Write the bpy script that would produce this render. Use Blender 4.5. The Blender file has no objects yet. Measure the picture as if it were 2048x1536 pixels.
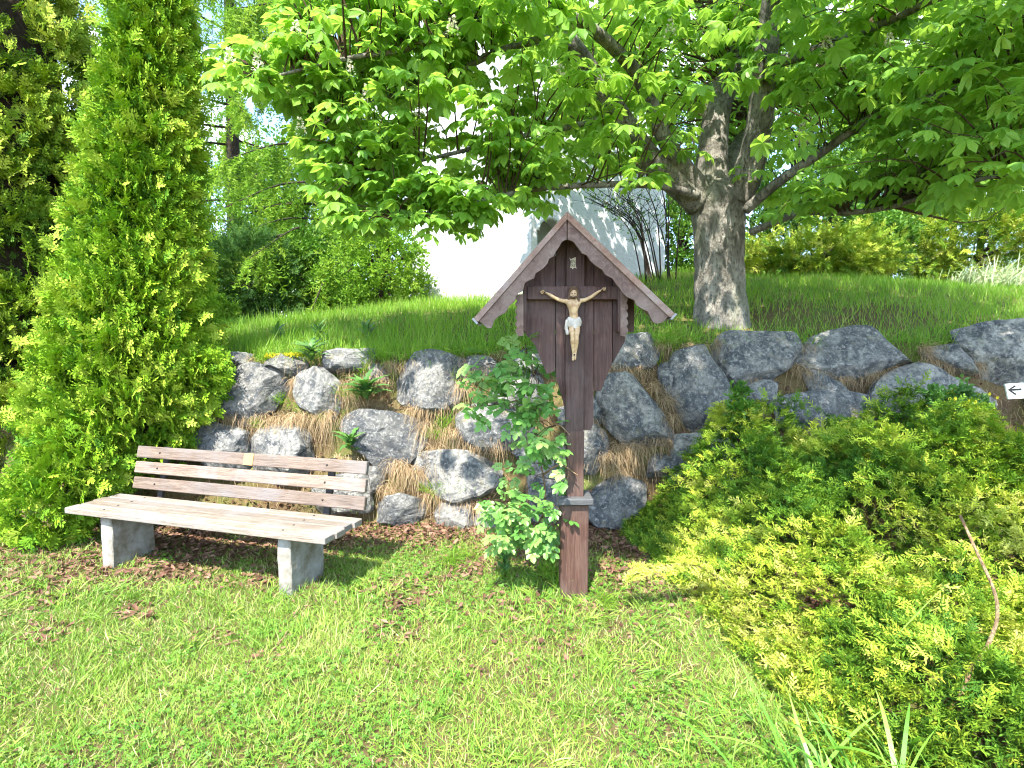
import bpy, bmesh, math, random
import numpy as np
from mathutils import Vector, Matrix
from mathutils.geometry import tessellate_polygon

random.seed(7)
RNG = np.random.default_rng(11)
SC = bpy.context.scene
COL = SC.collection
rad = math.radians

# ---------------------------------------------------------------- camera
CAM_Z, PITCH, FPX = 1.6, rad(4.0), 1100.0       # focal length in pixels of a 2048 wide picture
cam_data = bpy.data.cameras.new('camera')
cam_data.sensor_width = 36.0
cam_data.lens = 36.0 * FPX / 2048.0
cam_data.clip_start = 0.05
cam_data.clip_end = 2000.0
cam = bpy.data.objects.new('camera', cam_data)
COL.objects.link(cam)
cam.location = (0, 0, CAM_Z)
cam.rotation_euler = (math.pi / 2 - PITCH, 0, 0)
SC.camera = cam

# ---------------------------------------------------------------- sky, sun, exposure
SUN_AZ, SUN_EL = rad(17.0), rad(56.0)            # azimuth: degrees to the left of straight behind the camera
TO_SUN = np.array([-math.sin(SUN_AZ) * math.cos(SUN_EL), -math.cos(SUN_AZ) * math.cos(SUN_EL), math.sin(SUN_EL)])
world = bpy.data.worlds.new('World')
SC.world = world
world.use_nodes = True
wn, wl = world.node_tree.nodes, world.node_tree.links
wn.clear()
w_out = wn.new('ShaderNodeOutputWorld')
w_bg = wn.new('ShaderNodeBackground')
w_sky = wn.new('ShaderNodeTexSky')
w_sky.sky_type = 'NISHITA'
w_sky.sun_disc = False
w_sky.sun_elevation = SUN_EL
w_sky.sun_rotation = math.atan2(TO_SUN[0], TO_SUN[1])
w_sky.altitude = 1200
w_tc = wn.new('ShaderNodeTexCoord')
w_map = wn.new('ShaderNodeMapping')
w_map.inputs['Scale'].default_value = (1.0, 1.0, 2.2)
w_ns = wn.new('ShaderNodeTexNoise')
w_ns.inputs['Scale'].default_value = 3.0
w_ns.inputs['Detail'].default_value = 7.0
w_ns.inputs['Roughness'].default_value = 0.6
w_rp = wn.new('ShaderNodeValToRGB')
w_rp.color_ramp.elements[0].position = 0.515
w_rp.color_ramp.elements[1].position = 0.66
w_mx = wn.new('ShaderNodeMix')
w_mx.data_type = 'RGBA'
w_mx.inputs[7].default_value = (7.5, 7.7, 8.0, 1)
wl.new(w_tc.outputs['Generated'], w_map.inputs['Vector'])
wl.new(w_map.outputs['Vector'], w_ns.inputs['Vector'])
wl.new(w_ns.outputs['Fac'], w_rp.inputs['Fac'])
wl.new(w_rp.outputs['Color'], w_mx.inputs[0])
wl.new(w_sky.outputs['Color'], w_mx.inputs[6])
wl.new(w_mx.outputs[2], w_bg.inputs['Color'])
w_bg.inputs['Strength'].default_value = 0.15
wl.new(w_bg.outputs['Background'], w_out.inputs['Surface'])

sun_data = bpy.data.lights.new('sun', 'SUN')
sun_data.energy = 3.0
sun_data.angle = rad(0.53)
sun_data.color = (1.0, 0.95, 0.86)
sun = bpy.data.objects.new('sun', sun_data)
COL.objects.link(sun)
sun.rotation_euler = Vector((-TO_SUN[0], -TO_SUN[1], -TO_SUN[2])).to_track_quat('-Z', 'Y').to_euler()
sun.location = (-6, -14, 18)

SC.view_settings.view_transform = 'Standard'
SC.view_settings.look = 'None'
SC.view_settings.gamma = 1.0
SC.view_settings.exposure = 2.45
SC.cycles.filter_width = 1.1
SC.cycles.max_bounces = 7
SC.cycles.diffuse_bounces = 4
SC.cycles.glossy_bounces = 2
SC.cycles.transmission_bounces = 5
SC.cycles.transparent_max_bounces = 6
SC.cycles.caustics_reflective = False
SC.cycles.caustics_refractive = False

# ---------------------------------------------------------------- helpers: view rays, noise
CP, SP = math.cos(PITCH), math.sin(PITCH)
def ray(px, py):
    u, v = (px - 1024) / FPX, (768 - py) / FPX
    return np.array([u, CP + v * SP, -SP + v * CP])
def at(px, py, Y):
    """the point of the place seen at (px, py) that stands Y metres in front of the photographer"""
    d = ray(px, py)
    return np.array([0, 0, CAM_Z]) + d * (Y / d[1])
def on_z(px, py, z=0.0):
    d = ray(px, py)
    return np.array([0, 0, CAM_Z]) + d * ((z - CAM_Z) / d[2])
def project(P):
    P = np.atleast_2d(P)
    q = P - np.array([0, 0, CAM_Z])
    dep = q[:, 1] * CP - q[:, 2] * SP
    up = q[:, 1] * SP + q[:, 2] * CP
    dep = np.where(np.abs(dep) < 1e-4, 1e-4, dep)
    return 1024 + FPX * q[:, 0] / dep, 768 - FPX * up / dep, dep

def _hash(i, j, k, s):
    n = (i * 374761393 + j * 668265263 + k * 2147483647 + s * 974711) & 0xffffffff
    n = ((n ^ (n >> 13)) * 1274126177) & 0xffffffff
    n = (n ^ (n >> 16)) & 0xffff
    return n / 65535.0
def vnoise(P, scale=1.0, seed=0):
    """smooth value noise, -1..1"""
    P = np.atleast_2d(np.asarray(P, float)) * scale
    if P.shape[1] == 2:
        P = np.column_stack([P, np.zeros(len(P))])
    I = np.floor(P).astype(np.int64)
    F = P - I
    F = F * F * (3 - 2 * F)
    out = np.zeros(len(P))
    for a in (0, 1):
        for b in (0, 1):
            for c in (0, 1):
                w = (F[:, 0] if a else 1 - F[:, 0]) * (F[:, 1] if b else 1 - F[:, 1]) * (F[:, 2] if c else 1 - F[:, 2])
                out += w * _hash(I[:, 0] + a, I[:, 1] + b, I[:, 2] + c, seed)
    return out * 2 - 1
def sstep(a, b, x):
    t = np.clip((x - a) / (b - a), 0, 1)
    return t * t * (3 - 2 * t)
def unit(v):
    v = np.asarray(v, float)
    return v / np.maximum(np.linalg.norm(v, axis=-1, keepdims=True), 1e-9)
def frames(d, n):
    y = unit(d)
    x = np.cross(y, n)
    bad = np.linalg.norm(x, axis=-1) < 1e-5
    if bad.any():
        x[bad] = np.cross(y[bad], np.array([1.0, 0.3, 0.1]))
    x = unit(x)
    z = np.cross(x, y)
    return np.stack([x, y, z], axis=2)
def rand_dirs(n, rng=RNG):
    return unit(rng.normal(size=(n, 3)))

# ---------------------------------------------------------------- helpers: meshes
class MB:
    """collects geometry; build() links it as ONE mesh object"""
    def __init__(self):
        self.v, self.l, self.t, self.r, self.m, self.s = [], [], [], [], [], []
        self.n = 0
    def add(self, V, F, rnd=0.5, mat=0, smooth=False):
        V = np.asarray(V, float)
        tot = np.array([len(f) for f in F], np.int32)
        loops = np.fromiter((i for f in F for i in f), np.int64)
        self.v.append(V); self.l.append(loops + self.n); self.t.append(tot)
        self.r.append(np.broadcast_to(np.asarray(rnd, float), (len(V),)).copy())
        self.m.append(np.full(len(tot), mat, np.int32)); self.s.append(np.full(len(tot), smooth, bool))
        self.n += len(V)
        return self
    def scatter(self, T, F, pos, R, scale, rnd, mat=0, smooth=False):
        """copies of a template (T, F) at pos, with rotation matrices R, scale and a random value each"""
        T = np.asarray(T, float); N, K = len(pos), len(T)
        if N == 0:
            return self
        s = np.asarray(scale, float)
        if s.ndim == 1:
            s = np.repeat(s[:, None], 3, axis=1)
        V = np.einsum('nij,nkj->nki', R, T[None] * s[:, None, :]) + np.asarray(pos)[:, None, :]
        tot = np.array([len(f) for f in F], np.int32)
        loops = np.fromiter((i for f in F for i in f), np.int64)
        L = (loops[None] + (np.arange(N) * K)[:, None] + self.n).ravel()
        self.v.append(V.reshape(-1, 3)); self.l.append(L); self.t.append(np.tile(tot, N))
        self.r.append(np.repeat(np.asarray(rnd, float), K))
        self.m.append(np.full(len(tot) * N, mat, np.int32)); self.s.append(np.full(len(tot) * N, smooth, bool))
        self.n += N * K
        return self
    def mesh(self, name, mats):
        me = bpy.data.meshes.new(name)
        V = np.concatenate(self.v); L = np.concatenate(self.l); T = np.concatenate(self.t)
        me.vertices.add(len(V)); me.loops.add(len(L)); me.polygons.add(len(T))
        me.vertices.foreach_set('co', V.astype(np.float32).ravel())
        me.loops.foreach_set('vertex_index', L.astype(np.int32))
        st = np.zeros(len(T), np.int32); st[1:] = np.cumsum(T)[:-1]
        me.polygons.foreach_set('loop_start', st)
        me.polygons.foreach_set('material_index', np.concatenate(self.m))
        me.polygons.foreach_set('use_smooth', np.concatenate(self.s))
        a = me.attributes.new('rnd', 'FLOAT', 'POINT')
        a.data.foreach_set('value', np.concatenate(self.r).astype(np.float32))
        for m in (mats if isinstance(mats, (list, tuple)) else [mats]):
            me.materials.append(m)
        me.update(calc_edges=True)
        return me
    def build(self, name, mats, parent=None):
        return link(name, self.mesh(name, mats), parent)

def link(name, data, parent=None, loc=None):
    o = bpy.data.objects.new(name, data)
    COL.objects.link(o)
    if parent is not None:
        o.parent = parent
    if loc is not None:
        o.location = loc
    return o
def tag(o, label=None, cat=None, group=None, kind=None):
    if label: o['label'] = label
    if cat: o['category'] = cat
    if group: o['group'] = group
    if kind: o['kind'] = kind
    return o
def thing(name, loc, label, cat, group=None, rz=0.0):
    o = link(name, None, None, loc)
    o.empty_display_size = 0.1
    o.rotation_euler = (0, 0, rz)
    return tag(o, label, cat, group)

def box(mb, c, h, R=None, rnd=0.5, mat=0, bevel=0.0):
    """a box with half sizes h; with bevel its long edges are chamfered"""
    bm = bmesh.new()
    bmesh.ops.create_cube(bm, size=2.0)
    for v in bm.verts:
        v.co = Vector((v.co.x * h[0], v.co.y * h[1], v.co.z * h[2]))
    if bevel:
        bmesh.ops.bevel(bm, geom=list(bm.edges), offset=bevel, segments=1, affect='EDGES', profile=0.5)
    bm.verts.index_update()
    V = np.array([v.co[:] for v in bm.verts]); F = [tuple(v.index for v in f.verts) for f in bm.faces]
    bm.free()
    if R is not None:
        V = V @ np.asarray(R).T
    mb.add(V + np.asarray(c), F, rnd, mat)
    return mb
def prism(mb, pts2, y0, y1, rnd=0.5, mat=0):
    """outline in x,z extruded from y0 to y1"""
    n = len(pts2)
    area = sum(pts2[i][0] * pts2[(i + 1) % n][1] - pts2[(i + 1) % n][0] * pts2[i][1] for i in range(n))
    if area < 0: pts2 = list(pts2)[::-1]                     # counter-clockwise seen from the front
    V = [(p[0], y0, p[1]) for p in pts2] + [(p[0], y1, p[1]) for p in pts2]
    tri = tessellate_polygon([[Vector((p[0], p[1], 0)) for p in pts2]])
    F = []
    for t in tri:
        A_, B_, C_ = (pts2[i] for i in t)
        if (B_[0] - A_[0]) * (C_[1] - A_[1]) - (C_[0] - A_[0]) * (B_[1] - A_[1]) < 0: t = t[::-1]
        F += [tuple(t), tuple(i + n for i in t[::-1])]
    for i in range(n):
        j = (i + 1) % n
        F.append((j, i, i + n, j + n))
    mb.add(V, F, rnd, mat)
    return mb
def spline(pts, n):
    """Catmull-Rom through pts (any columns), n samples"""
    P = np.asarray(pts, float)
    if len(P) == 2:
        t = np.linspace(0, 1, n)[:, None]
        return P[0] * (1 - t) + P[1] * t
    E = np.vstack([2 * P[0] - P[1], P, 2 * P[-1] - P[-2]])
    u = np.linspace(0, len(P) - 1 - 1e-6, n)
    i = np.floor(u).astype(int); t = (u - i)[:, None]
    p0, p1, p2, p3 = E[i], E[i + 1], E[i + 2], E[i + 3]
    return 0.5 * (2 * p1 + (p2 - p0) * t + (2 * p0 - 5 * p1 + 4 * p2 - p3) * t * t + (3 * p1 - p0 - 3 * p2 + p3) * t ** 3)
def tube(mb, pts, radii, sides=6, n=None, rough=0.0, rnd=0.5, mat=0, seed=0, cap=True):
    P = np.asarray(pts, float)
    Q = np.column_stack([P, np.asarray(radii, float)])
    if n:
        Q = spline(Q, n)
    P, r = Q[:, :3], np.maximum(Q[:, 3], 1e-4)
    m = len(P)
    tan = unit(np.gradient(P, axis=0))
    ref = np.array([0.13, 0.31, 1.0]) if abs(tan[0, 2]) < 0.9 else np.array([1.0, 0.2, 0.1])
    x = unit(np.cross(tan, ref)); y = np.cross(tan, x)
    a = np.linspace(0, 2 * math.pi, sides, endpoint=False)
    V = P[:, None] + r[:, None, None] * (np.cos(a)[None, :, None] * x[:, None] + np.sin(a)[None, :, None] * y[:, None])
    V = V.reshape(-1, 3)
    if rough:
        cen = np.repeat(P, sides, axis=0)
        rr = np.repeat(r, sides)
        k = vnoise(V / np.maximum(rr.max(), 1e-3), 1.6, seed) * 0.6 + vnoise(V / np.maximum(rr.max(), 1e-3), 4.1, seed + 3) * 0.4
        V = cen + (V - cen) * (1 + rough * k)[:, None]
    F = [(i * sides + j, i * sides + (j + 1) % sides, (i + 1) * sides + (j + 1) % sides, (i + 1) * sides + j)
         for i in range(m - 1) for j in range(sides)]
    if cap:
        F.append(tuple(range(sides))[::-1]); F.append(tuple((m - 1) * sides + j for j in range(sides)))
    mb.add(V, F, rnd, mat, True)
    return mb

# ---------------------------------------------------------------- helpers: materials
def new_mat(name):
    m = bpy.data.materials.new(name)
    m.use_nodes = True
    nt = m.node_tree
    nt.nodes.clear()
    out = nt.nodes.new('ShaderNodeOutputMaterial')
    return m, nt, out
def ramp(nt, cols, fac=None, pos=None):
    r = nt.nodes.new('ShaderNodeValToRGB')
    e = r.color_ramp.elements
    k = len(cols)
    while len(e) < k: e.new(0.5)
    for i, c in enumerate(cols):
        e[i].position = pos[i] if pos else i / max(k - 1, 1)
        e[i].color = (*c, 1)
    if fac is not None:
        nt.links.new(fac, r.inputs['Fac'])
    return r.outputs['Color']
def noise(nt, scale, detail=4, rough=0.55, vec=None, dist=0.0):
    n = nt.nodes.new('ShaderNodeTexNoise')
    n.inputs['Scale'].default_value = scale
    n.inputs['Detail'].default_value = detail
    n.inputs['Roughness'].default_value = rough
    n.inputs['Distortion'].default_value = dist
    if vec is not None:
        nt.links.new(vec, n.inputs['Vector'])
    return n.outputs['Fac']
def coords(nt, scale=(1, 1, 1), kind='Object'):
    tc = nt.nodes.new('ShaderNodeTexCoord')
    mp = nt.nodes.new('ShaderNodeMapping')
    mp.inputs['Scale'].default_value = scale
    nt.links.new(tc.outputs[kind], mp.inputs['Vector'])
    return mp.outputs['Vector']
def mixc(nt, a, b, fac, mode='MIX'):
    m = nt.nodes.new('ShaderNodeMix')
    m.data_type = 'RGBA'; m.blend_type = mode
    for sock, val in ((m.inputs[6], a), (m.inputs[7], b)):
        if isinstance(val, tuple): sock.default_value = (*val, 1)
        else: nt.links.new(val, sock)
    if isinstance(fac, (int, float)): m.inputs[0].default_value = fac
    else: nt.links.new(fac, m.inputs[0])
    return m.outputs[2]
def math_node(nt, op, a, b):
    m = nt.nodes.new('ShaderNodeMath'); m.operation = op
    for s, v in ((m.inputs[0], a), (m.inputs[1], b)):
        if isinstance(v, (int, float)): s.default_value = v
        else: nt.links.new(v, s)
    return m.outputs[0]
def bsdf(nt, out, col, rough=0.8, spec=0.3, bump=None, bump_d=0.01, bump_s=0.6, metal=0.0):
    b = nt.nodes.new('ShaderNodeBsdfPrincipled')
    if isinstance(col, tuple): b.inputs['Base Color'].default_value = (*col, 1)
    else: nt.links.new(col, b.inputs['Base Color'])
    b.inputs['Roughness'].default_value = rough
    b.inputs['Specular IOR Level'].default_value = spec
    b.inputs['Metallic'].default_value = metal
    if bump is not None:
        bn = nt.nodes.new('ShaderNodeBump')
        bn.inputs['Distance'].default_value = bump_d
        bn.inputs['Strength'].default_value = bump_s
        nt.links.new(bump, bn.inputs['Height'])
        nt.links.new(bn.outputs['Normal'], b.inputs['Normal'])
    if out is not None:
        nt.links.new(b.outputs['BSDF'], out.inputs['Surface'])
    return b
def leaf_mat(name, cols, trans=0.35, rough=0.5, spec=0.35, tcol=None, pos=None):
    """thin leaf: colour from the leaf's own random value, light coming through"""
    m, nt, out = new_mat(name)
    at_ = nt.nodes.new('ShaderNodeAttribute'); at_.attribute_name = 'rnd'
    c = ramp(nt, cols, at_.outputs['Fac'], pos)
    b = bsdf(nt, None, c, rough, spec)
    t = nt.nodes.new('ShaderNodeBsdfTranslucent')
    tc = mixc(nt, c, tcol if tcol else (0.9, 1.0, 0.25), 0.7 if tcol is None else 0.5, 'MULTIPLY' if tcol is None else 'MIX')
    nt.links.new(tc, t.inputs['Color'])
    mx = nt.nodes.new('ShaderNodeMixShader'); mx.inputs[0].default_value = trans
    nt.links.new(b.outputs['BSDF'], mx.inputs[1]); nt.links.new(t.outputs['BSDF'], mx.inputs[2])
    nt.links.new(mx.outputs['Shader'], out.inputs['Surface'])
    return m

M = {}
M['lawn'] = leaf_mat('lawn_blade', [(0.07, 0.17, 0.02), (0.15, 0.28, 0.03), (0.28, 0.38, 0.06), (0.48, 0.43, 0.22)], 0.16, 0.5, 0.3, pos=[0, 0.4, 0.8, 1.0])
M['bankgrass'] = leaf_mat('bank_blade', [(0.09, 0.22, 0.02), (0.18, 0.36, 0.03), (0.29, 0.45, 0.06), (0.40, 0.37, 0.17)], 0.45, 0.5, 0.3, pos=[0, 0.45, 0.86, 1.0])
M['drygrass'] = leaf_mat('dry_straw', [(0.24, 0.15, 0.075), (0.38, 0.27, 0.15), (0.50, 0.39, 0.24)], 0.25, 0.7, 0.2, (0.4, 0.3, 0.15))
M['clover'] = leaf_mat('clover_leaf', [(0.07, 0.19, 0.02), (0.13, 0.29, 0.035), (0.21, 0.35, 0.05)], 0.35)
M['litter'] = leaf_mat('brown_leaf', [(0.085, 0.042, 0.026), (0.16, 0.082, 0.052), (0.27, 0.16, 0.105)], 0.12, 0.7, 0.25, (0.25, 0.1, 0.03))
M['thuja'] = leaf_mat('thuja_spray', [(0.04, 0.11, 0.010), (0.115, 0.255, 0.014), (0.21, 0.36, 0.018), (0.34, 0.45, 0.05)], 0.10, 0.6, 0.15)
M['thuja_old'] = leaf_mat('thuja_olive', [(0.06, 0.13, 0.014), (0.14, 0.25, 0.02), (0.25, 0.36, 0.03), (0.36, 0.43, 0.06)], 0.10, 0.6, 0.15)
M['juniper'] = leaf_mat('juniper_spray', [(0.05, 0.13, 0.014), (0.15, 0.27, 0.022), (0.35, 0.42, 0.04), (0.52, 0.52, 0.13)], 0.12, 0.6, 0.15)
M['juniper_green'] = leaf_mat('juniper_green', [(0.035, 0.10, 0.016), (0.075, 0.18, 0.018), (0.15, 0.26, 0.02)], 0.25, 0.55, 0.3)
M['chestnut'] = leaf_mat('chestnut_leaf', [(0.12, 0.27, 0.05), (0.20, 0.39, 0.055), (0.30, 0.48, 0.07)], 0.55, 0.42, 0.35, (0.42, 0.66, 0.06))
M['rose'] = leaf_mat('rose_leaf', [(0.08, 0.22, 0.04), (0.16, 0.34, 0.07), (0.28, 0.44, 0.12)], 0.4, 0.4, 0.45)
M['larch'] = leaf_mat('larch_needle', [(0.10, 0.22, 0.025), (0.18, 0.33, 0.035), (0.28, 0.40, 0.06)], 0.45, 0.7, 0.1)
M['spruce'] = leaf_mat('spruce_needle', [(0.02, 0.06, 0.015), (0.045, 0.11, 0.022), (0.09, 0.17, 0.03)], 0.2, 0.7, 0.1)
M['shrub'] = leaf_mat('shrub_leaf', [(0.05, 0.14, 0.015), (0.10, 0.23, 0.025), (0.18, 0.31, 0.05)], 0.4)
M['weed'] = leaf_mat('weed_leaf', [(0.05, 0.14, 0.03), (0.08, 0.19, 0.04), (0.13, 0.25, 0.06)], 0.3)
M['reed'] = leaf_mat('reed_blade', [(0.10, 0.26, 0.03), (0.17, 0.36, 0.04), (0.26, 0.42, 0.08)], 0.4, 0.4, 0.4)
M['pale_reed'] = leaf_mat('pale_reed_blade', [(0.25, 0.36, 0.16), (0.38, 0.46, 0.26), (0.5, 0.52, 0.34)], 0.3)
M['petal'] = leaf_mat('cream_petal', [(0.70, 0.66, 0.50), (0.80, 0.78, 0.66), (0.78, 0.62, 0.5)], 0.3, 0.6, 0.2, (0.8, 0.75, 0.6))
M['yellow_petal'] = leaf_mat('yellow_petal', [(0.75, 0.6, 0.03), (0.85, 0.72, 0.05)], 0.3, 0.6, 0.2, (0.8, 0.7, 0.1))
M['moss'] = leaf_mat('yellow_moss', [(0.30, 0.30, 0.02), (0.5, 0.45, 0.02), (0.6, 0.5, 0.04)], 0.15, 0.8, 0.1)

def mat_bark(name, dark, light, pale, scale=9.0):
    m, nt, out = new_mat(name)
    v = coords(nt, (1, 1, 0.45))
    n1 = noise(nt, scale, 6, 0.65, v, 0.6); n2 = noise(nt, scale * 4.5, 5, 0.7, v); n3 = noise(nt, 3.0, 3, 0.5, v)
    c = ramp(nt, [dark, light, pale], n1, [0.33, 0.55, 0.75])
    c = mixc(nt, c, dark, ramp(nt, [(0, 0, 0), (1, 1, 1)], n2, [0.50, 0.62]))
    c = mixc(nt, c, (0.16, 0.19, 0.08), math_node(nt, 'MULTIPLY', ramp(nt, [(0, 0, 0), (1, 1, 1)], n3, [0.5, 0.7]), 0.35))
    vo = nt.nodes.new('ShaderNodeTexVoronoi'); vo.feature = 'DISTANCE_TO_EDGE'; vo.inputs['Scale'].default_value = scale * 2.2
    wv = nt.nodes.new('ShaderNodeVectorMath'); wv.operation = 'ADD'
    nc = nt.nodes.new('ShaderNodeTexNoise'); nc.inputs['Scale'].default_value = scale; nc.inputs['Detail'].default_value = 4
    nt.links.new(v, nc.inputs['Vector']); sc_ = nt.nodes.new('ShaderNodeVectorMath'); sc_.operation = 'SCALE'; sc_.inputs[3].default_value = 0.12
    nt.links.new(nc.outputs['Color'], sc_.inputs[0]); nt.links.new(v, wv.inputs[0]); nt.links.new(sc_.outputs[0], wv.inputs[1]); nt.links.new(wv.outputs[0], vo.inputs['Vector'])
    crack = ramp(nt, [(0, 0, 0), (1, 1, 1)], vo.outputs['Distance'], [0.0, 0.10])
    c = mixc(nt, c, dark, math_node(nt, 'MULTIPLY', math_node(nt, 'SUBTRACT', 1.0, crack), 0.05))
    h = math_node(nt, 'ADD', math_node(nt, 'ADD', n1, math_node(nt, 'MULTIPLY', n2, 0.6)), math_node(nt, 'MULTIPLY', crack, 0.08))
    bsdf(nt, out, c, 0.9, 0.2, h, 0.05, 1.0)
    return m
M['bark'] = mat_bark('chestnut_bark', (0.09, 0.082, 0.068), (0.26, 0.24, 0.205), (0.42, 0.40, 0.35))
M['darkbark'] = mat_bark('dark_bark', (0.02, 0.015, 0.012), (0.06, 0.045, 0.035), (0.12, 0.09, 0.07), 14)
M['twig'] = mat_bark('brown_twig', (0.06, 0.035, 0.02), (0.14, 0.085, 0.05), (0.24, 0.17, 0.11), 22)
M['driedstem'] = mat_bark('dry_stem_bark', (0.22, 0.13, 0.07), (0.42, 0.29, 0.17), (0.55, 0.42, 0.28), 16)

def mat_stone():
    m, nt, out = new_mat('gneiss_stone')
    v = coords(nt)
    oi = nt.nodes.new('ShaderNodeObjectInfo')
    add = nt.nodes.new('ShaderNodeVectorMath'); add.operation = 'ADD'
    sc = nt.nodes.new('ShaderNodeVectorMath'); sc.operation = 'SCALE'; sc.inputs[3].default_value = 37.0
    comb = nt.nodes.new('ShaderNodeCombineXYZ')
    for i in range(3): nt.links.new(oi.outputs['Random'], comb.inputs[i])
    nt.links.new(comb.outputs[0], sc.inputs[0]); nt.links.new(v, add.inputs[0]); nt.links.new(sc.outputs[0], add.inputs[1])
    v = add.outputs[0]
    big = noise(nt, 6.0, 6, 0.65, v, 1.2); mid = noise(nt, 34.0, 6, 0.72, v, 0.4); fine = noise(nt, 120.0, 4, 0.7, v)
    tone = ramp(nt, [(0.145, 0.142, 0.132), (0.225, 0.212, 0.185), (0.17, 0.168, 0.158), (0.265, 0.255, 0.225), (0.19, 0.175, 0.145), (0.125, 0.124, 0.117)], oi.outputs['Random'])
    c = mixc(nt, tone, (0.05, 0.055, 0.06), ramp(nt, [(1, 1, 1), (0, 0, 0)], big, [0.38, 0.60]))
    c = mixc(nt, c, (0.44, 0.43, 0.40), ramp(nt, [(0, 0, 0), (0.65, 0.65, 0.65)], mid, [0.52, 0.68]))
    c = mixc(nt, c, (0.06, 0.062, 0.068), ramp(nt, [(0.9, 0.9, 0.9), (0, 0, 0)], mid, [0.36, 0.46]))
    c = mixc(nt, c, (0.52, 0.53, 0.53), ramp(nt, [(0, 0, 0), (0.5, 0.5, 0.5)], fine, [0.60, 0.72]))
    c = mixc(nt, c, (0.20, 0.17, 0.07), ramp(nt, [(0, 0, 0), (0.5, 0.5, 0.5)], noise(nt, 8.0, 4, 0.6, v), [0.60, 0.75]))
    h = math_node(nt, 'ADD', math_node(nt, 'MULTIPLY', mid, 1.0), math_node(nt, 'MULTIPLY', fine, 0.35))
    bsdf(nt, out, c, 0.85, 0.3, h, 0.02, 0.85)
    return m
M['stone'] = mat_stone()

def mat_ground():
    m, nt, out = new_mat('turf_and_soil')
    v = coords(nt)
    a = noise(nt, 2.2, 5, 0.6, v); b = noise(nt, 40.0, 5, 0.7, v)
    c = ramp(nt, [(0.085, 0.055, 0.032), (0.12, 0.09, 0.04), (0.10, 0.13, 0.03)], a, [0.3, 0.48, 0.66])
    c = mixc(nt, c, (0.20, 0.15, 0.08), ramp(nt, [(0, 0, 0), (0.7, 0.7, 0.7)], b, [0.5, 0.7]))
    bsdf(nt, out, c, 0.95, 0.1, b, 0.02, 0.8)
    return m
M['ground'] = mat_ground()

def mat_wood(name, cols, grain, weather, rough=0.65, wfac=0.5, spec=0.3):
    """grain: object-space stretch, long axis = small number"""
    m, nt, out = new_mat(name)
    v = coords(nt, grain)
    oi = nt.nodes.new('ShaderNodeObjectInfo')
    g = noise(nt, 9.0, 7, 0.6, v, 1.2); f = noise(nt, 42.0, 4, 0.6, v, 0.4)
    w = noise(nt, 3.2, 5, 0.6, coords(nt), 0.4)
    c = ramp(nt, cols, g, [0.3, 0.5, 0.72] if len(cols) == 3 else None)
    c = mixc(nt, c, cols[0], ramp(nt, [(0, 0, 0), (0.7, 0.7, 0.7)], f, [0.52, 0.66]))
    c = mixc(nt, c, weather, math_node(nt, 'MULTIPLY', ramp(nt, [(0, 0, 0), (1, 1, 1)], w, [0.42, 0.7]), wfac))
    k = math_node(nt, 'ADD', math_node(nt, 'MULTIPLY', oi.outputs['Random'], 0.35), 0.82)
    vm = nt.nodes.new('ShaderNodeVectorMath'); vm.operation = 'SCALE'
    nt.links.new(c, vm.inputs[0]); nt.links.new(k, vm.inputs[3])
    bsdf(nt, out, vm.outputs[0], rough, spec, math_node(nt, 'ADD', g, f), 0.006, 0.6)
    return m
M['seatwood'] = mat_wood('weathered_bench_wood', [(0.13, 0.10, 0.075), (0.20, 0.165, 0.13), (0.26, 0.225, 0.185)], (0.35, 5, 5), (0.225, 0.21, 0.20), 0.6, 0.8)
M['backwood'] = mat_wood('reddish_bench_wood', [(0.10, 0.070, 0.053), (0.18, 0.132, 0.10), (0.25, 0.195, 0.155)], (0.35, 5, 5), (0.19, 0.175, 0.17), 0.6, 0.8)
M['shrinewood'] = mat_wood('dark_brown_shrine_wood', [(0.036, 0.017, 0.014), (0.065, 0.032, 0.026), (0.105, 0.058, 0.047)], (5, 5, 0.35), (0.13, 0.10, 0.09), 0.6, 0.5)
M['postwood'] = mat_wood('brown_post_wood', [(0.045, 0.022, 0.016), (0.08, 0.040, 0.029), (0.115, 0.064, 0.048)], (5, 5, 0.35), (0.13, 0.10, 0.085), 0.65, 0.5)
M['roofwood'] = mat_wood('weathered_roof_wood', [(0.13, 0.07, 0.048), (0.20, 0.115, 0.08), (0.27, 0.18, 0.135)], (2, 4, 2), (0.30, 0.27, 0.26), 0.65, 0.6)
M['fasciawood'] = mat_wood('brown_fascia_wood', [(0.07, 0.038, 0.03), (0.12, 0.07, 0.056), (0.20, 0.135, 0.11)], (2.5, 5, 2.5), (0.25, 0.20, 0.17), 0.65, 0.6)
M['greywood'] = mat_wood('grey_weathered_wood', [(0.035, 0.035, 0.036), (0.06, 0.061, 0.063), (0.09, 0.091, 0.094)], (0.4, 5, 5), (0.11, 0.112, 0.115), 0.8, 0.6)

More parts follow.
